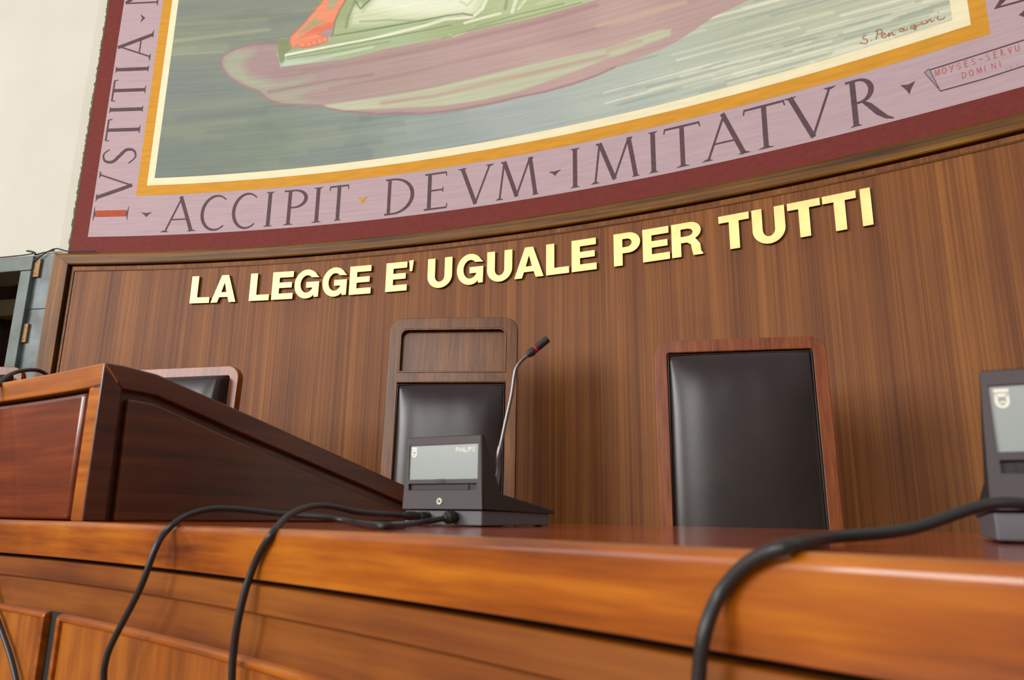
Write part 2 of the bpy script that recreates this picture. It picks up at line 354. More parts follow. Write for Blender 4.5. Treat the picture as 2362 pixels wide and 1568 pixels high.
#__SECTION_MURAL__
# ------------------------------------------------------------------ mural
mu=empty('mural',(0,0,0)); tag(mu,'large painted mural on canvas with lettered border above the panelling','mural')
ZM1=3.6
def wgrid(as_,zs,off):
    vs=[];uv=[];n=len(as_);m=len(zs)
    for z in zs:
        for a in as_: vs.append(W3(a,z,off)); uv.append((a*WR,z))
    fs=[(j*n+i,j*n+i+1,(j+1)*n+i+1,(j+1)*n+i) for j in range(m-1) for i in range(n-1)]
    return mesh(vs,fs,uv,False)
def wrect(a0,a1,z0,z1,off,step=.5): 
    n=max(1,int((a1-a0)/step)); return wgrid([R_(a0+(a1-a0)*i/n) for i in range(n+1)],[z0+(z1-z0)*i/4 for i in range(5)],off)
link('canvas',arc_solid(WC,WR,rect_prof(-.012,.004,ZT,ZM1),AV+.03,39.7,110),'p_red',mu)['label']='oxblood red outer border of the mural'
random.seed(4)
# frayed edge along the left
ev=[];zz=ZT
pts=[]
while zz<ZM1: pts.append((zz,random.uniform(.06,.15))); zz+=.012
fe=mesh([W3(R_(AV+.05),z,.0045) for z,_ in pts]+[W3(R_(AV+.03-e*.7),z,.001) for z,e in pts],[(i,i+1,len(pts)+i+1,len(pts)+i) for i in range(len(pts)-1)],None,False)
link('frayed_edge',fe,'edge',mu)
ZP,ZO,ZW,ZG=1.567,1.820,1.884,1.930       # bottoms of mauve, ochre, cream and picture
AP,AO,AW,AG=4.03,5.88,6.31,6.61
BP,BO,BW,BG=39.0,37.03,36.63,36.22
def frame_region(a0,b0,z0,a1,b1,z1,off,mat,name,label):
    o=link(name,join_meshes([wrect(a0,b0,z0,z1,off),wrect(a0,a1,z1,ZM1,off),wrect(b1,b0,z1,ZM1,off)]),mat,mu); o['label']=label
frame_region(AP,BP,ZP,AO,BO,ZO,.0048,'p_pink','lettered_border','mauve border band')
frame_region(AO,BO,ZO,AW,BW,ZW,.0052,'p_gold','ochre_border','ochre border band')
frame_region(AW,BW,ZW,AG,BG,ZG,.0056,'p_cream','cream_border','cream border band')
# the picture: pigment per vertex
S=.0045
na=int(R_(BG-AG)*WR/S); aa=np.linspace(R_(AG),R_(BG),na)
zz=np.concatenate([np.arange(ZG,3.26,S),np.linspace(3.28,ZM1,8)]); nz_=len(zz)
A2,Z2=np.meshgrid(aa,zz)
X=WC[0]+(WR-.006)*np.sin(A2); Y=WC[1]+(WR-.006)*np.cos(A2)
D=Y*math.cos(PIT)+Z2*math.sin(PIT); u=X/D; v=(-Y*math.sin(PIT)+Z2*math.cos(PIT))/D
PX=(1181+FPX*(math.cos(ROL)*u+math.sin(ROL)*v)).ravel(); PY=(784-FPX*(-math.sin(ROL)*u+math.cos(ROL)*v)).ravel()
def L3(c): return np.array(lin(c)[:3])
def sdist(P,closed=True):
    P=np.array(P,float); d=np.full(PX.shape,1e9); ins=np.zeros(PX.shape,bool); n=len(P)
    for i in range(n if closed else n-1):
        x0,y0=P[i];x1,y1=P[(i+1)%n]; dx,dy=x1-x0,y1-y0; t=np.clip(((PX-x0)*dx+(PY-y0)*dy)/(dx*dx+dy*dy+1e-9),0,1)
        d=np.minimum(d,np.hypot(PX-x0-t*dx,PY-y0-t*dy))
        if closed and dy!=0: ins^=((y0>PY)!=(y1>PY))&(PX<(x1-x0)*(PY-y0)/(y1-y0)+x0)
    return np.where(ins,d,-d) if closed else d
def ctrl(P,V):                              # smooth blend of control colours
    w_=np.zeros(PX.shape);c=np.zeros(PX.shape+(3,))
    for (x,y),col in zip(P,V):
        k=1/(((PX-x)**2+(1.8*(PY-y))**2)+900)**1.3; w_+=k; c+=k[:,None]*L3(col)
    return c/w_[:,None]*1.07
def sm(d,w): return np.clip(d/w*.5+.5,0,1)
def fill(m,col): 
    global PC
    PC=PC*(1-m[:,None])+m[:,None]*(col if isinstance(col,np.ndarray) else L3(col))
PC=ctrl([(420,30),(420,100),(420,180),(380,380),(600,330),(560,60),(800,350),(1000,320),(1200,260),(1400,230),(1600,180),(1750,60),(1900,30),(2000,100),(2200,20)],
 [(124,131,124),(134,141,122),(122,130,126),(116,126,118),(122,134,120),(128,134,122),(134,146,138),(146,157,152),(160,170,168),(170,180,172),(176,186,172),(172,180,160),(180,186,162),(184,192,170),(200,202,176)])
# light strokes
def stroke(P,w_,col,soft=2,a=1.0): fill(a*np.clip((w_-sdist(P,False))/soft+.5,0,1),col)
stroke([(380,118),(520,110)],9,(150,158,136),10,.7); stroke([(400,95),(620,68)],4,(160,166,136),5,.6); stroke([(380,60),(640,40)],5,(146,150,122),6,.5); stroke([(390,127),(515,119)],1.5,(160,168,160),2,.7)
rs=np.random.RandomState(5)
for i in range(120):
    x0=rs.uniform(1380,2200); y0=251-(x0-1500)*.27-(rs.uniform(3,75) if rs.rand()<.6 else rs.uniform(60,230)); L_=rs.uniform(80,300)
    c=(224,226,202) if rs.rand()<.62 else (148,160,150)
    stroke([(x0,y0),(x0+L_,y0-.268*L_)],rs.uniform(1.2,3.4),c,3,rs.uniform(.25,.7))
for i in range(60):
    x0=rs.uniform(350,900); y0=rs.uniform(0,400); L_=rs.uniform(60,260)
    stroke([(x0,y0),(x0+L_,y0-.1*L_)],rs.uniform(3,9),(142,150,126) if rs.rand()<.5 else (112,124,122),14,rs.uniform(.2,.5))
cloud=[(639,97),(586,99.5),(565,104),(543,110),(533,116),(520,122),(512,129),(507,142),(512,159),(527,178),(550,193),(577,206),(598,214),(607,224),(624,235),(649,242),(692,245),(742,245),(755,252),(787,258),(840,262),(872,265),(921,262),(963,265),(1006,261),(1069,253),(1133,241),(1196,226),(1260,213),(1323,195),(1376,176),(1392,169),(1422,156),(1477,133),(1530,112),(1562,95),(1604,68),(1646,38),(1689,19),(1727,0),(1765,-30),(1800,-80),(1300,-80),(800,40)]
cd=sdist(cloud); cin=sm(cd,1.2)
base=ctrl([(600,120),(640,170),(760,190),(900,160),(1100,130),(1300,60),(1450,40),(1600,10),(1000,200),(1250,130)],
 [(162,140,138),(160,134,134),(166,146,142),(168,146,140),(178,152,150),(174,146,144),(182,156,150),(174,148,144),(172,150,144),(184,158,152)])
fill(cin,base)
def soft_poly(P,col,w_=6,a=1): fill(a*sm(sdist(P),w_)*cin,col)
soft_poly([(516,128),(545,116),(585,118),(560,150),(575,175),(640,190),(720,178),(680,200),(600,212),(575,203),(548,190),(528,176),(514,156)],(166,172,150),12,.9)
soft_poly([(612,217),(700,200),(800,188),(720,205),(690,225),(740,240),(690,243),(650,238),(626,230)],(168,168,146),8,.8)
green=[(742,244),(900,220),(980,206),(1006,201),(1112,176),(1217,150),(1323,127),(1400,110),(1434,99.5),(1519,70),(1547,68),(1547,82),(1498,100),(1435,125),(1392,138),(1350,155),(1281,180),(1196,211),(1111,231),(1027,243),(942,248),(861,252),(797,254),(755,248)]
soft_poly(green,(188,192,164),2.5)
stroke([(880,238),(1000,222),(1120,192),(1250,163),(1400,128)],5,(182,156,144),6,.75); stroke([(1480,95),(1400,118)],4,(184,160,146),5,.7)
stroke([(760,205),(900,178),(1040,145),(1200,108),(1400,60)],3,(154,126,124),7,.5); stroke([(620,212),(760,186),(860,172)],3,(152,124,126),5,.7)
stroke([(1380,60),(1480,32),(1580,5)],5,(196,178,156),8,.7); stroke([(700,165),(850,140),(1000,108),(1200,62),(1376,12)],5,(158,128,126),9,.6)
fill(.75*np.clip(1-np.abs(cd-2)/4.5,0,1)*(cd>-1)*(PX<1420),(146,112,116))
pl=[(641,91),(649,88),(668,86.8),(766,84.7),(774,46.6),(785,21),(798,0),(800,-90),(1560,-90),(1420,-20),(1376,0),(1323,14.8),(1217,44.5),(1112,67.7),(1006,91),(900,111),(797,135.5),(647,154.5),(645,146),(637.7,122.8),(638.8,105.8)]
pin=sm(sdist(pl),1.2); fill(pin,ctrl([(650,100),(660,145),(900,80),(800,60),(1200,30),(1050,70),(790,30)],[(138,146,112),(178,196,170),(166,182,146),(164,176,136),(176,188,146),(158,172,128),(150,164,122)]))
soft=lambda P,c,w_=5,a=1: fill(a*sm(sdist(P),w_)*pin,c)
soft([(640,92),(668,88),(672,112),(660,126),(652,152),(642,140)],(134,142,106),3,.9)
soft([(809,60),(812,18),(832,8),(838,24),(862,2),(870,-40),(1150,-40),(1112,20),(1085,33),(1000,44),(900,52),(850,58)],(204,214,178),7)
soft([(850,20),(900,-40),(1120,-40),(1090,24),(1000,30),(940,30)],(232,238,214),14,.9)
for P,w_,c in (([(660,127),(850,91),(980,59),(1027,44.5),(1090,39),(1112,21),(1124,-5)],3.2,(228,234,208)),([(1072,53),(1110,42),(1154,31)],3,(222,228,196)),([(1038,81),(1045,83),(1076,73)],2.5,(206,216,172)),
  ([(652,148),(720,139),(800,122),(860,108)],3,(196,208,184)),([(1181,28),(1190,0),(1194,-20)],4,(222,226,200)),([(1196,20),(1216,-5)],3,(212,220,188)),
  ([(662,131),(800,104),(980,70),(1040,58)],1.8,(132,148,110)),([(662,136),(780,118),(900,96)],1.5,(142,158,118)),([(772,82),(870,66),(980,46),(1030,36),(1069,31),(1090,36)],1.8,(118,134,98)),
  ([(818,0),(831,20),(853,0)],1.6,(108,122,96)),([(817,6),(802,42),(798,64)],3,(140,154,118)),([(830,50),(900,46),(960,48)],2,(160,174,136)),([(1100,60),(1200,32),(1300,8)],2,(146,160,118)),([(1165,20),(1172,-10)],4,(150,164,124)),
  ([(766,85),(774,47),(785,21),(798,0)],1.2,(112,120,84)),([(1090,0),(1078,12),(1062,4)],3,(204,212,180)),([(1240,10),(1300,-8)],3,(196,206,162)),([(1020,88),(1100,66),(1220,38),(1340,6)],2,(150,164,120))): stroke(P,w_,c,2,.9)
leg=[(745,0),(723,27.5),(692,63.5),(670,84.7),(668,99.5),(675,111),(681,112),(684,102),(688,108),(700,111),(719,109),(734,104),(753,98),(758,91),(753,83.6),(734,79.4),(768,61.4),(776,38),(783,23),(797,0),(797,-60),(760,-60)]
ld=sdist(leg); fill(sm(ld,1.2),(232,146,112)); lin_=sm(ld,1.2)
fill(.8*np.clip(1-np.abs(ld-1)/1.6,0,1),(204,98,78))
for P,c in (([(722,44),(735,30),(728,48),(749,46),(745,52),(725,61),(700,74),(688,88),(690,76)],(164,164,124)),([(757,0),(753,24),(770,20),(778,10),(783,0),(783,-40),(760,-40)],(176,166,132)),([(684,92),(700,80),(730,60),(770,50),(766,62),(735,78),(700,86)],(222,122,92))): fill(.9*sm(sdist(P),2)*lin_,c)
for x,y,r in ((697,104,7.5),(713,102,7),(725,98,7),(737,95,7),(749,90,7)):
    dd=np.hypot(PX-x,PY-y); fill(.7*np.clip(1-np.abs(dd-r)/1.5,0,1)*lin_,(206,104,84))
vs=np.stack([X.ravel(),Y.ravel(),Z2.ravel()+ZC],1)
idx=np.arange(na*nz_).reshape(nz_,na); F=np.stack([idx[:-1,:-1],idx[:-1,1:],idx[1:,1:],idx[1:,:-1]],-1).reshape(-1,4)
me=bpy.data.meshes.new('m'); me.vertices.add(len(vs)); me.vertices.foreach_set('co',vs.ravel().astype(np.float32))
me.loops.add(F.size); me.loops.foreach_set('vertex_index',F.ravel().astype(np.int32)); me.polygons.add(len(F)); me.polygons.foreach_set('loop_start',(np.arange(len(F))*4).astype(np.int32)); me.polygons.foreach_set('loop_total',np.full(len(F),4,np.int32))
me.update(calc_edges=True)
uvl=me.uv_layers.new(name='UVMap'); UV=np.stack([A2.ravel()*WR,Z2.ravel()],1)[F.ravel()]; uvl.data.foreach_set('uv',UV.ravel().astype(np.float32))
ca=me.color_attributes.new('pigment','FLOAT_COLOR','POINT'); ca.data.foreach_set('color',np.concatenate([PC,np.ones((len(PC),1))],1).ravel().astype(np.float32))
link('picture',me,'p_scene',mu,smooth=True)['label']='painted draped figure standing on a mauve cloud before a grey-green sky'
# --- lettering
def rib(P,w_):
    """ribbon along points, width per point -> quads"""
    P=[Vector((p[0],p[1])) for p in P]; n=len(P); w_=w_ if isinstance(w_,(list,tuple)) else [w_]*n; L=[];Rr=[]
    for i,p in enumerate(P):
        t=(P[min(i+1,n-1)]-P[max(i-1,0)]).normalized(); nn=Vector((-t.y,t.x))*w_[i]/2; L.append(p+nn); Rr.append(p-nn)
    return [[L[i],L[i+1],Rr[i+1],Rr[i]] for i in range(n-1)]
def ell(cx,cy,rx,ry,a0,a1,n=22): return [(cx+rx*math.cos(R_(a0+(a1-a0)*i/n)),cy+ry*math.sin(R_(a0+(a1-a0)*i/n))) for i in range(n+1)]
def glyph(ch,W,T=.1,t=.045,serif=True):
    q=[]
    def ln(x0,y0,x1,y1,w_): q.extend(rib([(x0,y0),(x1,y1)],w_))
    def sf(x,y,l=.11):
        if serif: 
            s=1 if y<.5 else -1
            q.append([Vector((x-l,y)),Vector((x+l,y)),Vector((x+T*.35,y+s*.045)),Vector((x-T*.35,y+s*.045))])
    if ch=='I': ln(W/2,0,W/2,1,T*1.05); sf(W/2,0,W/2); sf(W/2,1,W/2)
    elif ch=='A':
        ln(.13*W,0,.5*W,1.0,t); ln(.47*W,1.04,.86*W,0,T); ln(.26*W,.36,.72*W,.36,t*.8); sf(.12*W,0,.12*W); sf(.87*W,0,.13*W)
    elif ch=='V': ln(.13*W,1,.51*W,0,T); ln(.5*W,.0,.88*W,1,t); sf(.13*W,1,.13*W); sf(.88*W,1,.12*W)
    elif ch=='M':
        ln(.09*W,0,.19*W,1,t); ln(.19*W,1,.49*W,.03,T); ln(.48*W,.03,.79*W,1,t); ln(.79*W,1,.92*W,0,T); sf(.09*W,0,.09*W); sf(.92*W,0,.08*W); sf(.16*W,1,.05*W); sf(.82*W,1,.05*W)
    elif ch=='N':
        ln(.12*W,0,.12*W,1,t); ln(.12*W,1,.88*W,0,T); ln(.88*W,0,.88*W,1,t); sf(.12*W,0,.12*W); sf(.88*W,1,.12*W)
    elif ch=='T':
        ln(.03*W,.975,.97*W,.975,t); ln(W/2,0,W/2,1,T); sf(W/2,0,.2*W)
        if serif: ln(.03*W,1,.0,.87,t*.6); ln(.97*W,1,W,.87,t*.6)
    elif ch=='E':
        ln(.25*W,0,.25*W,1,T); ln(.05*W,.98,.93*W,.98,t); ln(.25*W,.52,.82*W,.52,t*.9); ln(.05*W,.02,.97*W,.02,t)
        if serif: ln(.93*W,1,.96*W,.88,t*.6); ln(.97*W,0,W,.12,t*.6); ln(.82*W,.45,.82*W,.59,t*.5)
    elif ch=='D':
        ln(.18*W,0,.18*W,1,T*.9); P=ell(.3*W,.5,.66*W,.48,90,-90); q.extend(rib([(.04*W,.98)]+P+[(.04*W,.02)],[t]+[t+(T-t)*math.sin(math.pi*i/22)**1.5 for i in range(23)]+[t]))
    elif ch in 'PR':
        k=.62 if ch=='R' else 1.0
        x=.22*W*k+.02; ln(x,0,x,1,T); P=ell(.45*W*k,.735,(.93-.45)*W*k,.245,90,-90); q.extend(rib([(.0,.98)]+P+[(x,.49)],[t]+[t+(T-t)*math.sin(math.pi*i/22)**1.5 for i in range(23)]+[t])); sf(x,0,.22*W*k)
        if ch=='R': q.extend(rib([(.36*W,.49),(.5*W,.38),(.68*W,.18),(.85*W,.04),(W,-.02)],[t,T,T*1.1,T*.7,t*.5]))
    elif ch=='C': q.extend(rib(ell(.53*W,.5,.5*W,.5,48,310,30),[t*.8+(T-t)*max(0,math.sin(math.pi*i/30))**1.4 for i in range(31)]))
    elif ch=='O': q.extend(rib(ell(.5*W,.5,.44*W,.47,0,360,24),T))
    elif ch=='S': q.extend(rib([tuple(v) for v in catmull([(.86*W,.82,0),(.6*W,.97,0),(.25*W,.9,0),(.2*W,.68,0),(.5*W,.5,0),(.82*W,.32,0),(.78*W,.1,0),(.42*W,.02,0),(.1*W,.2,0)],5)],[t*.7+(T*1.1-t)*math.sin(math.pi*i/40)**2 for i in range(41)]))
    elif ch=='U': q.extend(rib([(.12*W,1),(.12*W,.35)]+ell(.5*W,.32,.38*W,.3,180,360,10)+[(.88*W,1)],T))
    elif ch=='Y': ln(.1*W,1,.5*W,.5,T); ln(.95*W,1,.3*W,-.1,T)
    elif ch=='L': ln(.12*W,0,.12*W,1,T); ln(.12*W,.05,W,.05,T)
    elif ch=='H': ln(.1*W,0,.1*W,1,T); ln(.9*W,0,.9*W,1,T); ln(.1*W,.5,.9*W,.5,T)
    elif ch=='-': ln(.1*W,.5,.9*W,.5,T)
    elif ch=='v': q.append([Vector((0,1)),Vector((W*.5,.86)),Vector((W*.52,0)),Vector((W*.32,.5))]); q.append([Vector((W*.5,.86)),Vector((W,1)),Vector((W*.70,.5)),Vector((W*.52,0))])
    return q
def quads_mesh(qs,fn):
    vs=[];fs=[];uv=[]
    for q in qs:
        b=len(vs); 
        for p in q: vs.append(fn(p[0],p[1])); uv.append((p[0],p[1]))
        fs.append(tuple(range(b,b+len(q))))
    return mesh(vs,fs,uv,False)
LO=.0062
def inscr(name,items,mat,label,z0=1.585,z1=1.796):
    for ch,x0,x1 in items:
        qs=[]
        a0=az_at(x0,z0); a1=az_at(x1,z0 if ch not in 'TV' else z1); H=z1-z0
        if ch=='v': continue
        W=(a1-a0)*WR/H
        for q in glyph(ch,W): qs.append([(a0*WR+p[0]*H,z0+p[1]*H) for p in q])
        o=link(name,quads_mesh(qs,lambda x,y:W3(x/WR,y,LO)),mat,mu); o['label']='letter '+ch+' of the '+label
inscr('painted_letter',[('A',370,453),('C',461,524),('C',534,595),('I',607,629),('P',651,706),('I',718,742),('T',757,806)],'p_dark','painted word ACCIPIT')
inscr('painted_letter',[('D',884,953),('E',976,1031),('V',1054,1141),('M',1144,1244)],'p_dark','painted word DEVM')
inscr('painted_letter',[('I',1316,1339),('M',1364,1477),('I',1497,1521),('T',1535,1614),('A',1620,1733),('T',1721,1809),('V',1815,1929),('R',1960,2062)],'p_dark','painted word IMITATVR')
def tri(x0,y0,x1,y1,mat,lab):
    (a0,za),(a1,zb)=wall_at(x0,y0),wall_at(x1,y1)
    za,zb=max(za,zb),min(za,zb); H=za-zb; W=(a1-a0)*WR/H
    o=link('leaf_stop',quads_mesh([[(a0*WR+p[0]*H,zb+p[1]*H) for p in q] for q in glyph('v',W)],lambda x,y:W3(x/WR,y,LO)),mat,mu); o['label']=lab
tri(327,491,350,501,'p_dark','small dark stop before ACCIPIT'); tri(826,457,848,469,'p_gold','small ochre stop after ACCIPIT'); tri(1266,397,1295,404,'p_dark','small dark stop after DEVM'); tri(2077,198,2115,214,'p_dark','small dark stop after IMITATVR')
def vert_inscr(items):
    A0,A1=R_(4.13),R_(5.64)                 # top of letter, baseline
    out=[]
    for ch,y0,y1,xm in items:               # y0 lower px (start), y1 upper px
        qs=[]
        zs0=wall_at(xm,y0)[1]; zs1=wall_at(xm+12,y1)[1]; H=(A1-A0)*WR; W=(zs1-zs0)/H
        for q in glyph(ch,W): qs.append([(A1*WR-p[1]*H,zs0+p[0]*H) for p in q])
        out.append((ch,qs))
    return out
for ch,qs in vert_inscr([('V',465,394,265),('S',382,339,280),('T',325,275,290),('I',261,245,300),('T',233,184,310),('I',168,152,320),('A',142,71,330)]):
    o=link('painted_letter',quads_mesh(qs,lambda x,y:W3(x/WR,y,LO)),'p_dark',mu); o['label']='letter '+ch+' of the painted upright word IVSTITIA'
for ch,qs in vert_inscr([('N',16,-60,345)]): o=link('painted_letter',quads_mesh(qs,lambda x,y:W3(x/WR,y,LO)),'p_dark',mu); o['label']='start of the next painted upright word'
for ch,qs in vert_inscr([('I',511,476,258)]): o=link('initial_serifs',quads_mesh(qs,lambda x,y:W3(x/WR,y,LO-.0002)),'p_dark',mu)
q5=[[(R_(4.22)*WR,wall_at(258,500)[1]),(R_(5.55)*WR,wall_at(258,500)[1]),(R_(5.55)*WR,wall_at(258,486)[1]),(R_(4.22)*WR,wall_at(258,486)[1])]]
o=link('initial',quads_mesh(q5,lambda x,y:W3(x/WR,y,LO+.0004)),'p_rust',mu); o['label']='rust red initial I of the upright word'
sv=[wall_at(325,34),wall_at(337,43),wall_at(325,53),wall_at(328,43)]
def px_ribbon(P,w_,mat,name,label=None,off=LO):
    qs=[];
    for pl_ in P:
        c=[tuple((wall_at(x,y)[0]*WR,wall_at(x,y)[1])) for x,y in pl_]; qs+=rib(c,w_)
    o=link(name,quads_mesh(qs,lambda x,y:W3(x/WR,y,off)),mat,mu)
    if label: o['label']=label
    return o
o=link('leaf_stop',quads_mesh([[(wall_at(x,y)[0]*WR,wall_at(x,y)[1]) for x,y in ((325,34),(336,42),(325,53),(329,43))]],lambda x,y:W3(x/WR,y,LO)),'p_dark',mu); o['label']='small dark stop of the upright inscription'
# partial word at the right edge
def px_poly(P,mat,name,label,off=LO): 
    o=link(name,quads_mesh([[(wall_at(x,y)[0]*WR,wall_at(x,y)[1]) for x,y in q] for q in P],lambda x,y:W3(x/WR,y,off)),mat,mu); o['label']=label
k=lambda x,y:(1900+x/5.113,y/5.113)
px_poly([[k(2010,118),k(2060,85),k(2362,0),k(2362,22)],[k(2010,118),k(2075,82),k(2190,-30),k(2100,-30)],[k(2362,22),k(2362,0),k(2600,-60),k(2600,-30)]],'p_dark','inscription','start of the painted word at the right edge')
px_poly([[k(2300,185),k(2345,150),k(2430,60),k(2420,230)]],'p_dark','leaf_stop','dark stop at the right edge')
# scroll
px_ribbon([[k(1250,832),k(1800,660),k(2362,480),k(2500,436)]],.0045,'p_dark','scroll_outline','dark upper outline of the painted scroll')
px_ribbon([[k(1375,1082),k(1900,935),k(2362,785),k(2500,742)]],.0045,'p_dark','scroll_outline','dark lower outline of the painted scroll')
px_ribbon([[k(1190,865),k(1240,818),k(1250,832),k(1375,1082),k(1355,1050),k(1190,865)]],.0025,'p_dark','scroll_edge')
px_poly([[k(1195,865),k(1240,820),k(1375,1080)],[k(1250,835),k(1262,832),k(1375,1060),k(1372,1080)]],'p_grey','scroll_fold','grey folded end of the painted scroll',LO-.0004)
def px_text(txt,x0,y0,dx,dy,h,mat,name,label,wf=.62,T=.09):
    """letters of pixel height h stepping from (x0,y0) by (dx,dy) each"""
    for i,ch in enumerate(txt):
        qs=[]
        bx,by=x0+dx*i,y0+dy*i; a,z=wall_at(bx,by); a2,z2=wall_at(bx,by-h); H=z2-z; W=wf*(1.25 if ch=='M' else .5 if ch=='I' else 1)
        for q in glyph(ch,W,T,T*.8,False): qs.append([(a*WR+p[0]*H,z+(p[1])*H) for p in q])
        o=link(name,quads_mesh(qs,lambda x,y:W3(x/WR,y,LO)),mat,mu); o['label']=label
sk=1/5.113
px_text('MOYSES-SERVU',*k(1315,910),86*sk,-26.5*sk,76*sk,'p_pale_red','scroll_text','red painted words MOYSES-SERVU',.55)
px_text('DOMINI',*k(1630,935),88*sk,-27*sk,70*sk,'p_pale_red','scroll_text','red painted word DOMINI',.62)
px_text('L',*k(2145,825),10,-3,22*sk,'p_grey','scroll_text','small pale letter L',.6,.12)
px_text('N',*k(2195,810),10,-3,20*sk,'p_grey','scroll_text','small pale letter N',.9,.12); px_text('C',*k(2280,785),10,-3,22*sk,'p_grey','scroll_text','small pale letter C',.6,.12)
# signature
def cat2(P): return [(v.x,v.y) for v in catmull([(x,y,0) for x,y in P],6)]
sig=[[(500,425),(470,440),(465,465),(500,470),(520,500),(490,525),(425,515)],[(562,488),(572,492)],
 [(640,375),(620,475)],[(612,385),(650,355),(690,370),(680,400),(635,415)],
 [(680,425),(725,418),(720,400),(690,405),(685,440),(720,455),(760,420),(775,395),(770,440),(800,395),(815,400),(815,425),(850,415)],
 [(940,345),(905,350),(900,380),(930,380),(945,345),(955,370),(1000,350)],[(1065,310),(1030,320),(1030,345),(1060,335),(1075,300),(1090,330),(1085,360),(1065,350),(1110,310),(1160,290)],
 [(1160,265),(1165,295),(1215,280)],[(1215,250),(1220,280),(1250,240),(1265,245),(1270,265),(1310,250)],[(1345,205),(1350,240),(1400,235),(1435,210)],[(1350,160),(1354,165)]]
px_ribbon([cat2([k(*p) for p in s]) for s in sig],.0042,'p_sign','signature','reddish brown handwritten signature',LO+.001)
#__SECTION_LETTERS__
# ------------------------------------------------------------------ brass letters of the motto
def G_loops(W):
    o=[(W,.71)]+[(.52*W+.48*W*math.cos(t),.5+.52*math.sin(t)) for t in [R_(25+ (300-25)*i/34) for i in range(1,35)]]+[(.80*W,.11),(.82*W,.02),(.99*W,.02),(W,.57),(.50*W,.57),(.50*W,.36),(.73*W,.36)]
    o+=[(.53*W+(.53*W-.27)*math.cos(t),.5+.31*math.sin(t)) for t in [R_(-28-(332-28-20)*i/28) for i in range(29)]]
    return [o]
def U_loops(W):
    s=.27; r=W/2; k=.40
    o=[(0,1)]+[(r-r*math.cos(t),k-(k+.02)*math.sin(t)) for t in [math.pi*i/24 for i in range(25)]]+[(W,1),(W-s,1)]
    o+=[(r+(r-s)*math.cos(t),k-.01-(k-.2)*math.sin(t)) for t in [math.pi*i/20 for i in range(21)]]+[(s,1)]
    return [o]
def bowl(W,top,bot,x): # right half bowl from top to bottom
    r=(top-bot)/2; return [(x+(W-x)*math.sin(t),(top+bot)/2+r*math.cos(t)) for t in [math.pi*i/20 for i in range(21)]]
def letter_loops(ch,W):
    if ch=='L': return [[(0,0),(W,0),(W,.215),(.27,.215),(.27,1),(0,1)]]
    if ch=='A': return [[(0,0),(.27*W,0),(.335*W,.19),(.665*W,.19),(.73*W,0),(W,0),(.64*W,1),(.36*W,1)],[(.395*W,.37),(.5*W,.73),(.605*W,.37)]]
    if ch=='E': return [[(0,0),(W,0),(W,.215),(.27,.215),(.27,.41),(.93*W,.41),(.93*W,.61),(.27,.61),(.27,.785),(.98*W,.785),(.98*W,1),(0,1)]]
    if ch=='G': return G_loops(W)
    if ch=='U': return U_loops(W)
    if ch=='T': c=W/2; return [[(c-.135,0),(c+.135,0),(c+.135,.79),(W,.79),(W,1),(0,1),(0,.79),(c-.135,.79)]]
    if ch=='I': return [[(0,0),(W,0),(W,1),(0,1)]]
    if ch=="'": return [[(.2*W,0),(.75*W,0),(W,1),(0,1)]]
    if ch=='P':
        return [[(0,0),(.27,0),(.27,.37)]+bowl(W,1,.37,.55*W)[::-1]+[(0,1)],[(.27,.56),(.27,.81)]+bowl(W-.26,.81,.56,.5*W)]
    if ch=='R':
        return [[(0,0),(.27,0),(.27,.40),(.5*W,.40),(.62*W,.33),(.66*W,.1),(.69*W,0),(W,0),(W,.03),(.945*W,.1),(.92*W,.32),(.8*W,.47)]+bowl(.96*W,1,.47,.6*W)[:-3][::-1]+[(0,1)],[(.27,.59),(.27,.81)]+bowl(W-.27,.81,.59,.5*W)]
ZL0,ZL1=1.1434,1.3034; HL=.16
motto=[('L',440.3,485.3),('A',488.6,546.2),('L',576.7,622.7),('E',628.3,677.3),('G',680.3,739.3),('G',744.6,803.5),('E',807.3,857.4),('E',891.2,940.7),("'",947,957.6),('U',990.4,1046.9),('G',1054.2,1117.7),('U',1126.9,1184.7),('A',1188.6,1256.5),('L',1262.2,1315.3),('E',1321.2,1379),
 ('P',1418.7,1480.5),('E',1485.8,1548),('R',1552.8,1624.4),('T',1658.5,1728.3),('U',1734.5,1810),('T',1816.3,1891.8),('T',1896.8,1974.2),('I',1983.4,2007.7)]
words=['LA','LEGGE',"E'",'UGUALE','PER','TUTTI']; wi=[w_ for w_ in words for _ in w_]
seen={}; widx=0; pos=0
ordn={1:'first',2:'second',3:'third'}
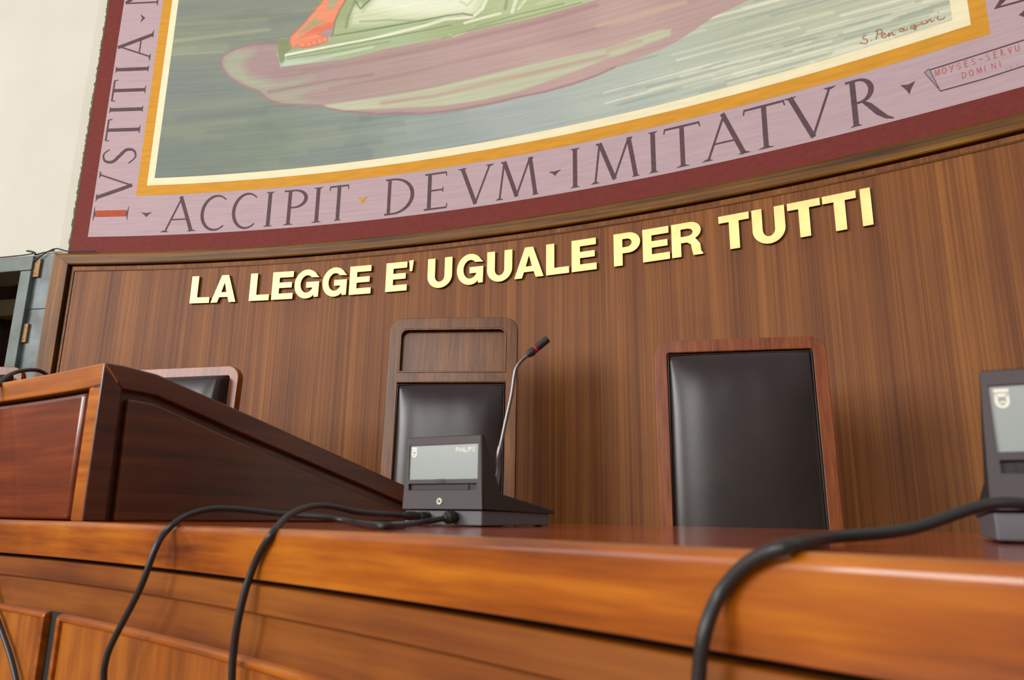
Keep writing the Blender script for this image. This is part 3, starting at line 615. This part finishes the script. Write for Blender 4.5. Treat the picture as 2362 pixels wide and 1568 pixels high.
for n_,(ch,x0,x1) in enumerate(motto):
    zm={'T':ZL1,'I':ZL1,'U':ZL1,'G':ZL0+.08,"'":ZL1}.get(ch,ZL0)
    a0,a1=az_at(x0,zm),az_at(x1,zm); W=(a1-a0)*WR/HL; am=(a0+a1)/2
    word=wi[n_]; cnt=word[:pos+1].count(ch); tot=word.count(ch)
    nm='brass_apostrophe' if ch=="'" else 'brass_letter'
    lab=('brass apostrophe' if ch=="'" else f'brass letter {ch}')+(f', {ordn[cnt]} {ch} of the word' if tot>1 else ' of the word')+f' {word} on the wall'
    pos+=1
    if pos==len(word): pos=0; widx+=1; 
    h=HL if ch!="'" else HL*.38
    lp=[[((x-W/2)*HL if ch!="'" else (x-W/2)*HL,y*h) for x,y in l] for l in letter_loops(ch,W)]
    me=outline_mesh(lp,.012,.0006)
    me.materials.append(M['brass']); me.materials.append(M['brass_edge'])
    for p in me.polygons: p.material_index=0 if p.normal.z>.5 else 1
    o=bpy.data.objects.new(nm,me); COL.objects.link(o)
    tz=ZL0 if ch!="'" else ZL1+.004-h
    p=W3(am,tz,.004)
    o.matrix_world=Matrix(((math.cos(am),0,-math.sin(am),p[0]),(-math.sin(am),0,-math.cos(am),p[1]),(0,1,0,p[2]),(0,0,0,1)))
    tag(o,lab,'letter','brass letters of the motto on the wall')
    # two mounting pins to the veneer
    cen={'L':[.13,.13],'A':[.2*W,.8*W],'G':[.13,.5*W],'U':[.13,W-.13],'T':[W/2,W/2],'I':[W/2,W/2],"'":[W/2,W/2]}.get(ch,[.13,.13])
    ys={'L':[.1,.9],'A':[.1,.1],'G':[.5,.9],'U':[.8,.8],'T':[.1,.9],'I':[.1,.9],"'":[.15,.3]}.get(ch,[.1,.9])
    for cx,cy in zip(cen,ys):
        pm=tube([((cx-W/2)*HL,cy*HL,-.005),((cx-W/2)*HL,cy*HL,.001)],.003,8)
        po=bpy.data.objects.new('mounting_pin',pm); COL.objects.link(po); pm.materials.append(M['brass_edge']); po.parent=o
#__SECTION_BENCH__
# ------------------------------------------------------------------ the judges' bench
B0,B1=8,66
bench=empty('judges_bench',(0,0,0)); tag(bench,'long curved varnished wooden judges bench across the foreground','bench')
def bl(name,prof,mat,a0=B0,a1=B1,n=110,bevel=0,par=None,smooth=False):
    o=link(name,arc_solid(BC,BR,prof,a0,a1,n),mat,par or bench,smooth=smooth,bevel=bevel); return o
DEP=1.10
er=.010
top=[(-DEP,ZD-.03)]+[(-.03,ZD-.03)]+[(-.03,ZD-.0008)]+[(-DEP,ZD-.0008)]
bl('desktop',[(-DEP,ZD-.03),(-.012,ZD-.03),(-.012,ZD),(-DEP+.004,ZD),(-DEP,ZD-.004)],'desktop')
fas=[(-.012,ZD-.060),(-.001,ZD-.060),(0,ZD-.059),(0,ZD-er-.003)]+[(-er+er*math.cos(t),ZD-er+er*math.sin(t)) for t in [math.pi/2*i/8 for i in range(9)]]+[(-.012,ZD)]
fo=bl('edge_board',fas,'bench'); 
fo.data.polygons.foreach_set('use_smooth',[True]*len(fo.data.polygons)); fo.data.set_sharp_from_angle(angle=R_(40))
bl('shadow_gap',[(-.05,ZD-.0665),(-.028,ZD-.0665),(-.028,ZD-.060),(-.05,ZD-.060)],'groove')
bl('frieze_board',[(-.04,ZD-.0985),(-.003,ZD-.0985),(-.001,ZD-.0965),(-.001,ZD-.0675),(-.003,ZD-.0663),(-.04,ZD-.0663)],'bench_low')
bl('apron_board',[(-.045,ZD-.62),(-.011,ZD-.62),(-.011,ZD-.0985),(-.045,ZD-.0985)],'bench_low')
# raised panels with a rounded lip
bnds=[8.1,14.46,25.36,36.26,47.16,58.06,65.9]
ZPn=-.1654
for i in range(len(bnds)-1):
    a0=bnds[i]+.26; a1=bnds[i+1]-.26
    pan=link('front_panel',arc_solid(BC,BR,[(-.012,ZPn-.55),(-.004,ZPn-.55),(-.004,ZPn-.012),(-.012,ZPn-.012)],a0+.12,a1-.12,40),'panelwood',bench)
    lip=[(-.011,ZPn-.014)]+[(-.011+.013*math.sin(t),ZPn-.007-.007*math.cos(t)) for t in [math.pi*j/8 for j in range(9)]]+[(-.011,ZPn)]
    ms=[arc_solid(BC,BR,lip,a0,a1,40)]
    for s,aa_ in ((1,a0),(-1,a1)): ms.append(arc_solid(BC,BR,[(-.011,ZPn-.55),(.0,ZPn-.55),(.002,ZPn-.55),(.002,ZPn-.006),(-.011,ZPn-.004)],*( (aa_,aa_+.13) if s>0 else (aa_-.13,aa_)),1))
    link('moulding',join_meshes(ms),'bench',pan,bevel=.002)
for b in bnds[1:-1]:
    bl('shadow_gap',[(-.0112,ZPn-.55),(-.0095,ZPn-.55),(-.0095,ZPn-.0),(-.0112,ZPn-.0)],'groove',b-.26,b+.26,2)  # dark strip between panels, its colour stands in for the recess shadow
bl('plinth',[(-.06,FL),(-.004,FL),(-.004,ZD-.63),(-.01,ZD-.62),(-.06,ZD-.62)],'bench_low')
for a in (B0,18.4,30,40,50,58,B1-.4): bl('support_panel',[(-DEP+.15,FL+.22),(-.045,FL+.22),(-.045,ZD-.03),(-DEP+.15,ZD-.03)],'maho',a,a+.35,1)
# dais
struct(link('floor_dais',arc_solid(BC,BR,[(-3.4,FL),(-.05,FL),(-.05,DAIS),(-3.4,DAIS)],6,66,60),'floor'),'raised platform behind the bench')
# ------------------------------------------------------------------ privacy hood on the bench (upper left)
AH=R_(36.45); RH=BR+.02
P0=Vector((BC[0]+RH*math.sin(AH),BC[1]+RH*math.cos(AH),0)); dr=Vector((math.sin(AH),math.cos(AH),0)); nr=Vector((math.cos(AH),-math.sin(AH),0))
hood=empty('privacy_screen',(P0.x,P0.y,ZD+ZC)); tag(hood,'tall panelled mahogany privacy screen with sloping side at the left of the bench','desk screen')
inv=Matrix.Translation(-Vector((P0.x,P0.y,ZD+ZC)))
def hl(name,me,mat,par=None,bevel=0,smooth=False):
    o=link(name,me,mat,par or hood,bevel=bevel,smooth=smooth)
    if par is None: o.matrix_parent_inverse=inv
    return o
def HS(s,o,z): p=P0+dr*s-nr*o; return (p.x,p.y,z+ZC)       # o: thickness towards the left
zb=ZD+.0; HT=.263
line=lambda s:.258+(s-.1)*(.079-.258)/(.77-.1)
SE=.93
outer=[(0,zb),(0,HT),(.035,HT),(.10,.257),(.34,.195),(.77,.079),(SE,line(SE)),(SE,zb)]
inner=[(.040,zb),(.038,.219),(.105,.216),(.34,.150),(.77,.034),(.9,line(.9)-.045),(.9,zb)]
# frame members as separate boards
hl('corner_post',prism([(0,zb),(.040,zb+0),(.038,.219),(0.0,HT)],0,.03,lambda a,b,c:HS(a,b,c)),'maho_shaded',bevel=.003)
hl('top_rail',prism([(0.0,HT),(.038,.219),(.105,.216),(.34,.150),(.77,.034),(SE,line(SE)-.045),(SE,line(SE)),(.77,.079),(.34,.195),(.10,.257),(.035,HT)],-.0,.03,lambda a,b,c:HS(a,b,c)),'maho_shaded',bevel=.003)
sp=hl('side_panel',prism(inner,.018,.026,lambda a,b,c:HS(a,b,c)),'maho_shaded')
hl('side_field',prism([(.056,zb),(.052,.204),(.103,.201),(.343,.130),(.77,.014),(.82,zb+.014),(.82,zb+.0)],.002,.019,lambda a,b,c:HS(a,b,c)),'maho_shaded',bevel=.004)
# front: curved rail, stile and raised panel
def hf(name,o0,o1,z0,z1,s0,s1,mat,n=20,bevel=.003,par=None):
    return hl(name,arc_solid(BC,RH,[(o0,z0),(o1,z0),(o1,z1),(o0,z1)],math.degrees(AH+s0/RH),math.degrees(AH+s1/RH),n),mat,bevel=bevel,par=par)
hf('front_rail',-.03,0,.221,HT,-1.3,-.0005,'maho_rail')
hf('front_stile',-.03,0,zb,.2205,-.046,-.0005,'maho_rail',2)
hf('front_backboard',-.028,-.020,zb,.2205,-1.3,-.046,'groove')
fpn=hf('front_panel',-.021,.003,zb+.002,.212,-1.25,-.053,'maho',24,bevel=.009); fpn.modifiers['bevel'].segments=4; fpn.data.polygons.foreach_set('use_smooth',[True]*len(fpn.data.polygons)); fpn.data.set_sharp_from_angle(angle=R_(30))
hf('front_stile',-.03,0,zb,.2205,-1.3,-1.256,'maho_rail',2)
def hood_left():
    a=AH-1.3/RH; p=Vector((BC[0]+RH*math.sin(a),BC[1]+RH*math.cos(a),0)); d2=Vector((math.sin(a),math.cos(a),0)); n2=Vector((math.cos(a),-math.sin(a),0))
    return lambda s,o,z:((p+d2*s+n2*o).x,(p+d2*s+n2*o).y,z+ZC)
hf_l=hood_left(); hl('side_board',prism(outer,0,.03,hf_l),'maho_shaded',bevel=.003)
#__SECTION_CHAIRS__
# ------------------------------------------------------------------ chairs
def rrect(x0,x1,z0,z1,r,top_only=True,n=8):
    p=[(x0,z0),(x1,z0)]
    p+=[(x1-r+r*math.cos(t),z1-r+r*math.sin(t)) for t in [math.pi/2*i/n for i in range(n+1)]]
    p+=[(x0+r-r*math.sin(t),z1-r+r*math.cos(t)) for t in [math.pi/2*i/n for i in range(n+1)]]
    return p
def plate(loops,depth,bevel):  # loops in xz, front face at y=0 going back
    me=outline_mesh(loops,depth,bevel); return xform(me,Matrix.Rotation(R_(90),4,'X'))  # (x,y,z)->(x,-z,y)
def cushion(x0,x1,z0,z1,t,bulge,n=26):
    """upholstered pad standing in the xz plane, front towards -y"""
    vs=[];fs=[]
    for j in range(n+1):
        for i in range(n+1):
            a=i/n*2-1;b=j/n*2-1
            # concentrate points near the rim
            a=math.copysign(1-(1-abs(a))**1.5,a); b=math.copysign(1-(1-abs(b))**1.5,b)
            fx=1-abs(a)**5; fz=1-abs(b)**7
            e=min(1,(1-abs(a))/.035)**.5*min(1,(1-abs(b))/.02)**.5
            y=-(t*e+bulge*(max(0,fx)**.9)*(max(0,fz)**.9))
            # soft puckers near the top edge
            y+=.0012*math.sin(a*14)*max(0,b-.55)*(1-abs(b))*8
            vs.append(((x0+x1)/2+a*(x1-x0)/2,y,(z0+z1)/2+b*(z1-z0)/2))
    m=n+1
    fs=[(j*m+i,j*m+i+1,(j+1)*m+i+1,(j+1)*m+i) for j in range(n) for i in range(n)]
    rim=[i for i in range(m)]+[j*m+n for j in range(1,m)]+[n*m+i for i in range(n-1,-1,-1)]+[j*m for j in range(n-1,0,-1)]
    k=len(vs); vs+=[(vs[r][0],.012,vs[r][2]) for r in rim]; L_=len(rim)
    fs+=[(rim[i],rim[(i+1)%L_],k+(i+1)%L_,k+i) for i in range(L_)]+[tuple(range(k,k+L_))]
    return mesh(vs,fs)
def make_chair(base,rz,H,W,bd,crown,mat,label,cushion_t=.008,recline=4):
    """base at floor; H height of the back, W width"""
    t=empty('high_back_chair',base,rz); tag(t,label,'chair')
    rec=Matrix.Translation((0,.0,.42))@Matrix.Rotation(R_(-recline),4,'X')@Matrix.Translation((0,0,-.42))
    zb_=.34; x=W/2
    lz=H-bd-(.235 if crown else 0)
    holes=[]
    if crown:
        zt_=H-bd; hp=rrect(-x+bd,x-bd,zt_-.19,zt_,.03); holes.append(hp[::-1]); holes.append([(-x+bd,.47),(-x+bd,lz),(x-bd,lz),(x-bd,.47)])
    else: holes.append(rrect(-x+bd,x-bd,.47,lz,.008,n=3)[::-1])
    fr=link('back_frame',xform(plate([rrect(-x,x,zb_,H,.055)]+holes,.035,.003),rec),mat,t)
    link('back_board',xform(box(W-2*bd+.02,.010,H-.47-bd+.01,(0,-.006+.0,(H-bd+.47)/2)),rec),mat,fr)
    if crown:
        zt_=H-bd
        o=link('crown_moulding',xform(plate([rrect(-x+bd-.002,x-bd+.002,zt_-.192,zt_+.002,.032),rrect(-x+bd+.006,x-bd-.006,zt_-.184,zt_-.006,.026)[::-1]],.007,.0015),Matrix.Translation((0,-.030,0))),mat,fr)
        o.data.transform(rec); 
        o=link('crown_moulding',xform(plate([[(-x+bd-.002,lz+.002),(x-bd+.002,lz+.002),(x-bd+.002,lz+.008),(-x+bd-.002,lz+.008)]],.007,.0015),Matrix.Translation((0,-.030,0))),mat,fr); o.data.transform(rec)
    c=cushion(-x+bd+.002,x-bd-.002,.475,lz-.003,cushion_t,.030)
    link('back_cushion',xform(c,rec@Matrix.Translation((0,-.026,0))),'leather',t,smooth=True)
    # piping round the pad
    xx=x-bd-.004; P=[(-xx,-.036,.48),(-xx,-.036,lz-.008),(xx,-.036,lz-.008),(xx,-.036,.48),(-xx,-.036,.48)]
    link('piping',xform(tube(P,.0028,8),rec),'leather',t,smooth=True)
    # seat
    s=cushion(-W/2+.03,W/2-.03,-.23,.23,.03,.03,16); s.transform(Matrix.Translation((0,-.27,.42))@Matrix.Rotation(R_(-90),4,'X'))
    link('seat',s,'leather',t,smooth=True)
    link('seat_frame',box(W-.02,.5,.06,(0,-.265,.385)),mat,t,bevel=.006)
    for sx in (-1,1):
        link('leg',box(.045,.045,.36,(sx*(W/2-.04),-.48,.18)),mat,t,bevel=.005)
        link('leg',box(.045,.045,.37,(sx*(W/2-.04),-.01,.185)),mat,t,bevel=.005)
    return t
def chair_px(xl,yl,Yl,xr,yr,Yr,z,crown,mat,label,bd,rec=4,W=None,th=.008):
    a=at_y(xl,yl,Yl); b=at_y(xr,yr,Yr); W=W or math.hypot(a.x-b.x,a.y-b.y)
    rz=math.atan2(b.y-a.y,b.x-a.x); H=z-DAIS; H/=math.cos(R_(rec)); off=(H-.42)*math.sin(R_(rec))
    m=(a+b)/2; yd=Vector((-math.sin(rz),math.cos(rz),0))
    p=m-yd*off
    return make_chair((p.x,p.y,DAIS+ZC),rz,H,W,bd,crown,mat,label,th,rec)
chair_px(1509,800,2.5,1899,785,2.38,.587,False,'chair_red','high-back chair with reddish frame and black leather, right of the microphone',.043,3)
chair_px(905,740,3.10,1196,735,3.05,.817,True,'chair_wood','tallest chair, wooden crown panel above black leather, behind the microphone unit',.048,3)
aL=at_y(556,848,1); YL=.587/aL.z; bL=at_y(352,857,1); YLl=.587/bL.z
pL=Vector((aL.x*YL+.016,YL,0)); pl2=Vector((bL.x*YLl,YLl,0)); dL=(pl2-pL).normalized()
def chair_pt(pr,dl,z,label,W=.54,rec=3,th=.058):
    rz=math.atan2(-dl.y,-dl.x); m=pr+dl*(W/2); H=(z-DAIS)/math.cos(R_(rec)); off=(H-.42)*math.sin(R_(rec)); yd=Vector((-math.sin(rz),math.cos(rz),0)); p=m-yd*off
    return make_chair((p.x,p.y,DAIS+ZC),rz,H,W,.043,False,'chair_red',label,th,rec)
chair_pt(pL,dL,.589,'chair with glossy pale-lit frame peeking above the sloping side of the privacy screen')
aR=at_y(66,850,1); YR=.587/aR.z
YR*=1.14
chair_pt(Vector((aR.x*YR,YR,0)),Vector((-.999,.02,0)),.587*1.14,'chair showing only its top rail above the privacy screen at the left edge')
#__SECTION_UNITS__
# ------------------------------------------------------------------ conference microphone units
def make_unit(base,rz,label,stem,full=True):
    t=empty('conference_microphone_unit',base,rz); tag(t,label,'microphone')
    W=.160; zt_,z0=.147,.0275; tp=.006
    prof=[(0,z0),(0,zt_-.002),(.002,zt_),(.013,zt_),(.060,.054),(.25,.029),(.256,.026),(.256,.0225),(.2,.0235)]
    def tx(x,z): k=(z-z0)/(zt_-z0); return x+(tp*max(0,k))*(1 if x<W/2 else -1)
    # housing: front plate with openings + shell
    def fpl(x,z): return (tx(x,z),z)
    def recess(x0,x1,za,zb_): return [(tx(x0,za) if x0<.02 else x0,za),(x0 if x0>=.02 else tx(x0,zb_),zb_),(x1,zb_),(x1,za)]
    k=len(prof)
    vs=[(tx(0,z),y+(.006 if i<2 else 0),z) for i,(y,z) in enumerate(prof)]+[(tx(W,z),y+(.006 if i<2 else 0),z) for i,(y,z) in enumerate(prof)]
    fs=[tuple(range(k)),tuple(range(2*k-1,k-1,-1))]+[(i,(i+1)%k,k+(i+1)%k,k+i) for i in range(k)]
    link('housing',mesh(vs,fs),'plastic_d',t,bevel=.0012)
    H=zt_-z0; zz=lambda f:zt_-f*H
    sx0,sx1=.0105,.1495
    scr=[(sx0,zz(.595)),(sx0,zz(.117)),(sx1,zz(.117)),(sx1,zz(.595))]
    slot=[(.0115,zz(.745)),(.0115,zz(.655)),(.148,zz(.655)),(.148,zz(.745))]
    tab=[(.069,zz(.645)),(.069,zz(.597)),(.087,zz(.597)),(.087,zz(.645))]
    outer_=[(0,z0),(W,z0),(W-tp,zt_-.001),(tp,zt_-.001)]
    fp=link('front_plate',xform(plate([outer_,scr,slot,tab],.006,.0006),Matrix.Translation((0,.006,0))),'plastic',t)
    s=link('window',box(sx1-sx0,.002,(.595-.117)*H,((sx0+sx1)/2,.0035,zz(.356))),'screen',t)
    link('slot',box(.139,.001,.1*H,(.08,.0055,zz(.70))),'plastic_d',t)
    link('slot_insert',box(.108,.002,.07*H,(.077,.004,zz(.705))),'plastic_d',fp)
    link('release_tab',box(.015,.003,.038*H,(.0795,.002,zz(.622))),'screen',t)
    # print on the window
    def put(txt,x,z,h,dx,T=.2,wf=.75):
        qs=[]
        for i,c in enumerate(txt):
            for q in glyph(c,wf*(.3 if c=='I' else 1),T,T,False): qs.append([(x+(i*dx if not isinstance(dx,list) else dx[i])+p[0]*h,z+p[1]*h) for p in q])
        return qs
    qs=put('PHILIPS',.1045,zz(.19)-.0045,.0075,[0,.0070,.0140,.0168,.0230,.0258,.0326],.17,.7)
    link('printed_name',quads_mesh(qs,lambda a,b:(a,.0022,b)),'silver',s)['label']='pale printed brand wordmark'
    cx=.0195; zc=zz(.205)
    em=rib([(cx-.0055,zc+.0062),(cx+.0055,zc+.0062)],.003)+rib([(cx-.0045,zc+.0022),(cx+.0045,zc+.0022)],.003)+rib([(cx-.0042,zc+.003),(cx-.0042,zc-.0025)]+ell(cx,zc-.0032,.0042,.0048,180,360,10)+[(cx+.0042,zc+.003)],.0024)+rib([(cx-.002,zc-.0045),(cx+.001,zc-.0035),(cx+.002,zc-.005)],.0016)
    link('printed_emblem',quads_mesh(em,lambda a,b:(a,.0022,b)),'silver',s)['label']='pale shield emblem'
    lk=lathe([(.0054,0),(.0054,.0015),(.0048,.0025),(.0035,.0025),(.003,.001),(.0001,.001)],20); xform(lk,Matrix.Translation((.077,.0005,zz(.895)))@Matrix.Rotation(R_(90),4,'X'))
    link('lock',lk,'silver',t,smooth=False)
    kh=box(.002,.0015,.004,(.077,-.0012,zz(.895))); link('keyhole',kh,'plastic_d',t)
    link('base',box(W-.006,.236,.0235,(W/2-.001,.124,.0138)),'plastic_b',t,bevel=.002)
    for x in (.02,W-.02):
        for y in (.02,.228): link('foot',xform(lathe([(.006,0),(.007,.001),(.007,.0045)],14),Matrix.Translation((x,y,0))),'plastic_d',t)
    # sockets
    for x in (.048,.103):
        link('socket',xform(lathe([(.0092,0),(.0092,.004),(.0075,.0045),(.007,.002),(.0001,.002)],20),Matrix.Translation((x,.0062,.0148))@Matrix.Rotation(R_(90),4,'X')),'plastic_d',t)
    # keys on the low deck (towards the speaker)
    for i in range(3): link('key',xform(box(.022,.014,.004),Matrix.Translation((.04+.035*i,.20,.0365))@Matrix.Rotation(-math.atan2(.025,.19),4,'X')),'plastic_b',t,bevel=.001)
    if stem:
        inv_=Matrix.Rotation(-rz,4,'Z')@Matrix.Translation(-Vector(base))
        P=[inv_@Vector(p) for p in stem['pts']]
        cc=catmull(P,8); n=len(cc)
        def part(a,b): return cc[int(a*n):int(b*n)+1]
        g=link('gooseneck',tube(cc,[.0046 if i<n*.30 else .0036 for i in range(n)],12),'steel',t,smooth=True)
        d=(P[-1]-P[-2]).normalized(); e=P[-1]
        hd=lathe([(.0045,-.004),(.0062,0),(.0078,.003),(.0078,.010),(.0066,.012),(.0066,.0135)],20); q=d.to_track_quat('Z','Y').to_matrix().to_4x4()
        mh=link('microphone_head',xform(join_meshes([hd,lathe([(.0066,.018),(.0072,.019),(.0073,.043),(.0066,.0455),(.003,.046)],20),lathe([(.0052,.013),(.0052,.019)],16)]),Matrix.Translation(e)@q),'plastic_d',t,smooth=False)
        link('light_ring',xform(lathe([(.0067,.0132),(.0078,.0137),(.0078,.0163),(.0067,.0182)],20),Matrix.Translation(e)@q),'red_ring',mh)
    return t
def unit_frame(xl,yl,Yl,xr,yr,Yr):
    a=at_y(xl,yl,Yl); b=at_y(xr,yr,Yr); rz=math.atan2(b.y-a.y,b.x-a.x); return a,rz
a1=at_y(926,1212,1.285); b1=at_y(1111,1217,1.205); RZ=math.atan2(b1.y-a1.y,b1.x-a1.x)
print('unit width',(a1-b1).length,math.degrees(RZ))
m1=(a1+b1)/2; xd=Vector((math.cos(RZ),math.sin(RZ),0)); yd=Vector((-math.sin(RZ),math.cos(RZ),0))
o1=m1-xd*.08; base1=(o1.x,o1.y,ZD+ZC)
def ulocal(x,y,z): p=o1+xd*x+yd*y; return Vector((p.x,p.y,z+ZD+ZC))
def wpx(x,y,Y): p=at_y(x,y,Y); return Vector((p.x,p.y,p.z+ZC))
Ys=(ulocal(.115,.115,0)).y
print('stem Y',Ys, proj(*(ulocal(.115,.115,.045)-Vector((0,0,ZC)))))
st=[ulocal(.118,.105,.044),wpx(1149,1090,Ys+.0),wpx(1150,1050,Ys),wpx(1157,1017,Ys),wpx(1168,965,Ys),wpx(1180,910,Ys),wpx(1186,868,Ys),wpx(1191,848,Ys),wpx(1203,831,Ys),wpx(1220,817,Ys)]
make_unit(base1,RZ,'dark grey conference microphone unit with gooseneck, in front of the tallest chair',{'pts':st})
a2=at_y(2302,1256,.640); rz2=R_(-29); 
xd2=Vector((math.cos(rz2),math.sin(rz2),0)); yd2=Vector((-math.sin(rz2),math.cos(rz2),0))
o2=Vector((a2.x,a2.y,0)); base2=(o2.x-xd2.x*.002,o2.y-xd2.y*.002,ZD+ZC)
def u2(x,y,z): p=o2+xd2*x+yd2*y; return Vector((p.x,p.y,z+ZD+ZC))
st2=[u2(.118,.105,.044),u2(.122,.108,.10),u2(.128,.108,.16),u2(.135,.112,.26),u2(.142,.115,.31),u2(.158,.13,.335)]
make_unit(base2,rz2,'second conference microphone unit, cut off by the right edge of the picture',{'pts':st2})
#__SECTION_CABLES__
# ------------------------------------------------------------------ cables
CR=.0045
def safe(x,y,Y):
    q=on_cyl(x,y,BC,BR-CR-.0015); d=ray(x,y)
    if q.z<ZD+CR: Y=min(Y,q.y)
    elif d.z<0: Y=min(Y,(ZD+CR+.0005)/d.z*d.y)
    return wpx(x,y,Y)
def cable(name,P,label,cat='cable',r=CR,plug=None):
    """P: world points, or (column, row, distance) traced against the photo's frame"""
    px=[p for p in P if not isinstance(p,Vector)]; head=[p for p in P if isinstance(p,Vector)]
    cc=(catmull(head,4)[:-1] if len(head)>1 else head)
    dense=[safe(*v) for v in catmull(px,8)]
    if head: cc=cc+[head[-1]*(1-t)+dense[0]*t for t in ((.33,.66) if len(head)==1 else (0,.4))]
    cc=cc+dense
    for _ in range(18): cc=[cc[0]]+[(cc[i-1]+cc[i]*2+cc[i+1])/4 for i in range(1,len(cc)-1)]+[cc[-1]]
    o=link(name,tube(cc,r,14),'cable',smooth=True); tag(o,label,cat)
    if plug:
        d=(cc[1]-cc[0]).normalized(); 
        if plug=='long': pr=[(.0065,-.012),(.0085,-.010),(.0085,.004),(.0070,.005),(.0070,.012),(.0080,.014),(.0072,.030),(.005,.038),(.0046,.040)]
        else: pr=[(.0088,-.008),(.0105,-.006),(.0105,.006),(.008,.009),(.006,.013),(.0046,.014)]
        q=d.to_track_quat('Z','Y').to_matrix().to_4x4()
        link('plug',xform(lathe(pr,18),Matrix.Translation(cc[0])@q),'plastic_d',o,smooth=False,bevel=.0006)
    return o
s1=ulocal(.103,-.006,.0148); s0=ulocal(.048,-.010,.0148)
A_=[s1,(1000,1200,s1.y-.03),(950,1208,1.215),(889,1213.5,1.22),(845,1209,1.22),(804,1203,1.22),(754,1191.5,1.21),(694,1189,1.21),(635,1184,1.20),(567,1176,1.18),(508,1172,1.16),(466,1177,1.14),(423,1192,1.11),(394,1214,1.09),(368,1243,1.065),(347,1294,1.06),(333,1335,1.06),(309,1387,1.07),(275,1450,1.09),(250,1501,1.10),(243,1531,1.10),(238,1575,1.11),(250,1800,1.13)]
cable('microphone_cable',A_,'black cable crossing the bench edge nearest the privacy screen',plug='short')
B_=[s0,(900,1186,s0.y-.05),(864,1184,1.20),(821,1181,1.18),(775,1170,1.15),(737,1166,1.11),(699,1172,1.06),(660,1192,1.00),(631,1226,.945),(601,1270,.925),(576,1328,.92),(559,1387,.92),(546,1446,.92),(538,1510,.93),(534,1575,.93),(534,1800,.95)]
cable('microphone_cable',B_,'black cable hanging over the bench front, second from the privacy screen',plug='long')
s2=u2(.048,-.009,.0148)
C_=[s2,u2(.047,-.04,.018),u2(.04,-.06,.028),(2355,1157,.565),(2275,1161,.575),(2174,1197,.575),(2092,1223,.57),(1995,1233,.555),(1896,1240,.54),(1822,1259,.525),(1762,1277,.50),(1708,1311,.475),(1661,1368,.465),(1634,1428,.46),(1619,1489,.46),(1611,1570,.465),(1600,1800,.47)]
cable('microphone_cable',C_,'thick blurred black cable nearest the camera, from the unit at the right',plug='short')
D_=[LW(0,0,0)]
def hp(s,o,z): a=AH+s/RH; return Vector(((BC[0]+(RH-o)*math.sin(a)),(BC[1]+(RH-o)*math.cos(a)),z+ZC))
tp_=(84,853,1.72)
E_=[hp(-.30,-.28,.0+ZD+.01),hp(-.29,-.25,.10),(120,858,1.75),(84,853,1.70),(63,853,1.66),(38,857.5,1.62),(17,867,1.58),(0,884,1.545),(-30,930,1.52),(-70,1050,1.50),(-75,1230,1.47),(-30,1360,1.45),(2,1450,1.43),(20,1500,1.43),(40,1575,1.44),(70,1750,1.45)]
cable('microphone_cable',E_,'black cable draped over the privacy screen at the left edge')
